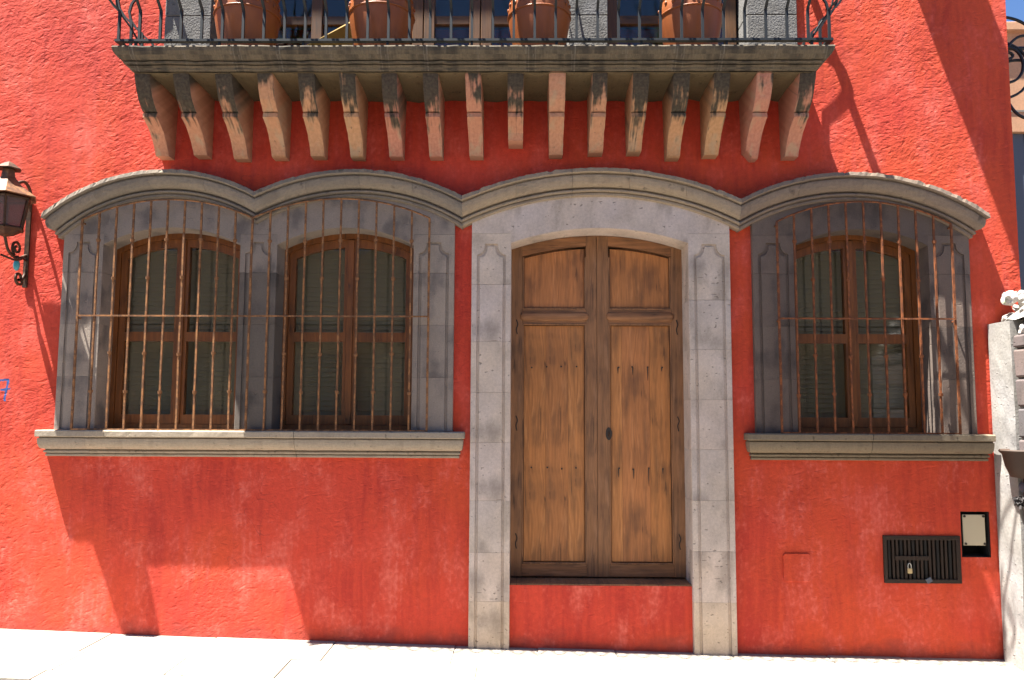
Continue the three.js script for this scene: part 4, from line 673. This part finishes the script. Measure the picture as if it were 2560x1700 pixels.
// ---------------------------------------------------------------- whitewashed garden wall at the right
{
  const g = thing('boundary_wall', 'whitewashed stone boundary wall with rubble top at the right edge', 'wall', [3.34, 0, 0.015]);
  // plastered pier against the house
  { const n = 40, rows = []; for (let j = 0; j <= n; j++) { const y = lerp(-0.35, 2.3, j / n), r = [[0.5, y, 0], [0, y, 0]]; for (let i = 1; i <= 8; i++) { const z = 0.265 * i / 8; r.push([0.012 * fbm(y * 3, z * 6 + 2, 3) - 0.02 * sstep(0.7, -0.2, y), y, z]); } r.push([0.5, y, 0.265]); rows.push(r); } mesh('pier', uvBox(flat(loft(rows.map((r) => r.slice()))), 1.2), M.white, g); }
  // coursed masonry running forward
  let y = -0.3; while (y < 2.16) { const h = R(0.16, 0.26); let z = 0.275; while (z < 1.5) { const w = R(0.2, 0.42); const b = box(0.004, 0.45, y + 0.005, Math.min(2.2, y + h) - 0.005, z + 0.005, z + w - 0.005, 0.018); const p = b.attributes.position; for (let i = 0; i < p.count; i++) p.setX(i, p.getX(i) + 0.012 * noise(p.getY(i) * 6, p.getZ(i) * 6)); mesh('stone', uvBox(b, 0.9, rnd(), rnd()), pick(M.masonry), g); z += w; } y += h; }
  mesh('core', box(0.03, 0.44, -0.3, 2.18, 0.28, 1.48), M.white, g);
  // rubble capping
  { const r = []; for (let j = 0; j <= 5; j++) { const t = j / 5, l = []; for (let i = 0; i <= 16; i++) { const z = lerp(0.03, 1.44, i / 16); l.push([lerp(0.02, 0.42, t), 2.24 + 0.2 * Math.sin(Math.PI * clamp(t * 0.8 + 0.1)) * sstep(-0.2, 0.25, z) + 0.03 * noise(t * 5, z * 7), z]); } r.push(l); } mesh('capping_mortar', uvBox(flat(loft(r)), 0.8), M.rubble[1], g).material.side = THREE.DoubleSide; }
  const rock = (s) => { const q = new THREE.IcosahedronGeometry(1, 2), p = q.attributes.position, o = R(0, 90); for (let i = 0; i < p.count; i++) { const x = p.getX(i), yy = p.getY(i), z = p.getZ(i); const k = 1 + 0.35 * noise(x * 1.7 + o, yy * 1.7 + z * 1.3) + 0.15 * noise(x * 5 + o, z * 5 + yy * 3); p.setXYZ(i, x * k, yy * k * 0.75, z * k); } q.computeVertexNormals(); q.scale(s, s, s); return uvBox(q, 0.8, rnd(), rnd()); };
  const vars = Array.from({ length: 8 }, () => rock(1));
  for (let i = 0; i < 240; i++) { const z = R(0.05, 1.45), x = R(0.035, 0.45), crest = 2.28 + 0.26 * sstep(-0.02, 0.2, x + z * 0.3) + 0.04 * fbm(z * 4, x * 4, 2), m = mesh('capping_stone', pick(vars), pick(M.rubble), g); const s = R(0.024, 0.052); m.scale.setScalar(s); m.position.set(x, R(2.17, crest - 0.01), z); m.rotation.set(R(0, 6), R(0, 6), R(0, 6)); }
  const lp = (name, label, pos, n, sz, mat) => { const t = thing(name, label, 'plant', pos); const l = []; for (let i = 0; i < n; i++) { const q = new THREE.CircleGeometry(sz, 6); q.scale(0.6, 1, 1); q.rotateX(R(-1, 1)); q.rotateY(R(0, 6)); q.rotateZ(R(-1, 1)); q.translate(R(-1, 1) * sz * 2, R(-0.5, 1.4) * sz * 2, R(-1, 1) * sz * 2); l.push(q); } mesh('foliage', uvBox(merge(l)), mat, t); return t; };
  lp('wall_weed', 'small bright green weed growing on the rubble wall top', [3.41, 2.46, 0.13], 14, 0.018, M.leaf);

  // bowl planter on a pipe bracket, with a dark dried plant
  const b = thing('wall_planter', 'brown wall planter bowl on a grey pipe at the right edge', 'planter', [3.36, 1.36, 0.34]);
  const pf = [[0.03, -0.13], [0.09, -0.12], [0.12, -0.05], [0.135, 0.03], [0.155, 0.05], [0.15, 0.062], [0.125, 0.05], [0, 0.03]].map((p) => new THREE.Vector2(...p)); const lg = new THREE.LatheGeometry(pf, 24); mesh('bowl', uvBox(lg, 0.5), M.bowl, b);
  const pipe = new THREE.CylinderGeometry(0.045, 0.045, 0.16, 20); pipe.rotateX(Math.PI / 2); pipe.translate(0.02, -0.19, 0.03); mesh('pipe', pipe, M.shutter, b);
  mesh('bracket', merge([box(-0.012, 0.012, -0.3, -0.1, -0.02, 0.0), box(-0.012, 0.03, -0.31, -0.285, -0.02, 0.1)]), M.iron, b);
  const d = lp('dry_plant', 'dark dried plant hanging below the wall planter', [3.31, 1.06, 0.36], 90, 0.016, M.leafDark);
}

// ---------------------------------------------------------------- neighbour beyond the corner
{
  const n = thing('peach_house', 'peach painted house beyond the corner at the upper right', 'house', [4.2, -0.3, -4]);
  mesh('front_wall', uvBox(merge([box(0, 1.86, 0, 6.75, -4, 0), box(1.86, 3.1, 5.47, 6.75, -4, 0), box(1.86, 3.1, 0, 2.0, -4, 0), box(3.1, 9, 0, 6.75, -4, 0)]), 2), M.peach, n);
  mesh('parapet', uvBox(box(-0.02, 9, 6.75, 6.86, -4, 0.08, 0.01), 2), M.peach, n);
  const s = sub('shutter', n); for (let i = 0; i < 6; i++) mesh('board', box(1.865 + i * 0.206, 1.865 + (i + 1) * 0.206 - 0.006, 2.0, 5.468, -0.12, -0.07 + (i % 2) * 0.004, 0.004), M.shutter, s);
  mesh('plinth_course', uvBox(box(0, 9, 5.72, 5.745, -0.01, 0.008), 2), M.room, n);
  const f = thing('iron_scroll_bracket', 'black iron scroll bracket against the sky beyond the corner', 'bracket', [3.6, 4.3, -0.6]);
  const ring = (cx, cy, rx, ry, a0, a1, z) => Array.from({ length: 17 }, (_, i) => { const a = lerp(a0, a1, i / 16); return [cx + rx * Math.cos(a), cy + ry * Math.sin(a), z]; });
  mesh('arm', tube([[0, 0.36, 0], [0.4, 0.35, 0], [0.9, 0.36, 0]], 0.016, 16, 6), M.iron, f);
  for (const [cx, cy, rx, ry, a0, a1, z] of [[0.28, 0.16, 0.26, 0.24, 0, 6.28, 0.01], [0.2, 0.2, 0.12, 0.13, 0, 6.28, -0.02], [0.34, 0.2, 0.13, 0.15, 0, 6.28, 0.03], [0.32, 0.38, 0.3, 0.24, 0.1, 3.1, 0], [0.45, -0.05, 0.3, 0.3, 1.2, 3.0, 0], [0.2, 0.28, 0.2, 0.05, 0, 6.28, 0.02], [0.5, 0.1, 0.2, 0.35, 1.5, 4.6, 0.02]]) mesh('scroll', tube(ring(cx, cy, rx, ry, a0, a1, z), 0.012, 32, 6), M.iron, f);
  const knob = new THREE.SphereGeometry(0.028, 12, 8); knob.translate(0.03, 0.4, 0.02); mesh('knob', knob, M.brass, f);
}

// ---------------------------------------------------------------- the other side of the street, mirrored in the panes
{
  const o = thing('cream_house', 'cream plastered house across the street, seen only mirrored in the panes', 'house', [0, -0.25, 9.6]);
  const wins = [[-7.5, 1.2], [-4.2, 1.2], [-1.0, 1.2], [2.2, 1.2], [5.4, 1.2], [8.4, 1.2]];
  const wallG = (() => { const s = polyShape([[-14, 0], [14, 0], [14, 5.2], [-14, 5.2]]); for (const [x, w] of wins) { const h = new THREE.Path(); h.moveTo(x, 1.1); h.lineTo(x + w, 1.1); h.lineTo(x + w, 3.1); h.lineTo(x, 3.1); h.closePath(); s.holes.push(h); } return extr(s, 0, 0.4); })();
  mesh('front_wall', uvBox(wallG, 2), M.cream, o);
  mesh('body', uvBox(box(-14, 14, 0, 5.15, 0.8, 6), 3), M.room, o);
  for (const [x, w] of wins) { const g = sub('window', o); mesh('frame', merge([box(x, x + 0.08, 1.1, 3.1, 0.1, 0.18), box(x + w - 0.08, x + w, 1.1, 3.1, 0.1, 0.18), box(x + 0.08, x + w - 0.08, 1.1, 1.18, 0.1, 0.18), box(x + 0.08, x + w - 0.08, 3.02, 3.1, 0.1, 0.18), box(x + w / 2 - 0.04, x + w / 2 + 0.04, 1.18, 3.02, 0.1, 0.18)]), M.winWood, g); mesh('pane', box(x + 0.05, x + w - 0.05, 1.15, 3.05, 0.15, 0.155), M.glass, g); }
}

renderer.render(scene, camera);
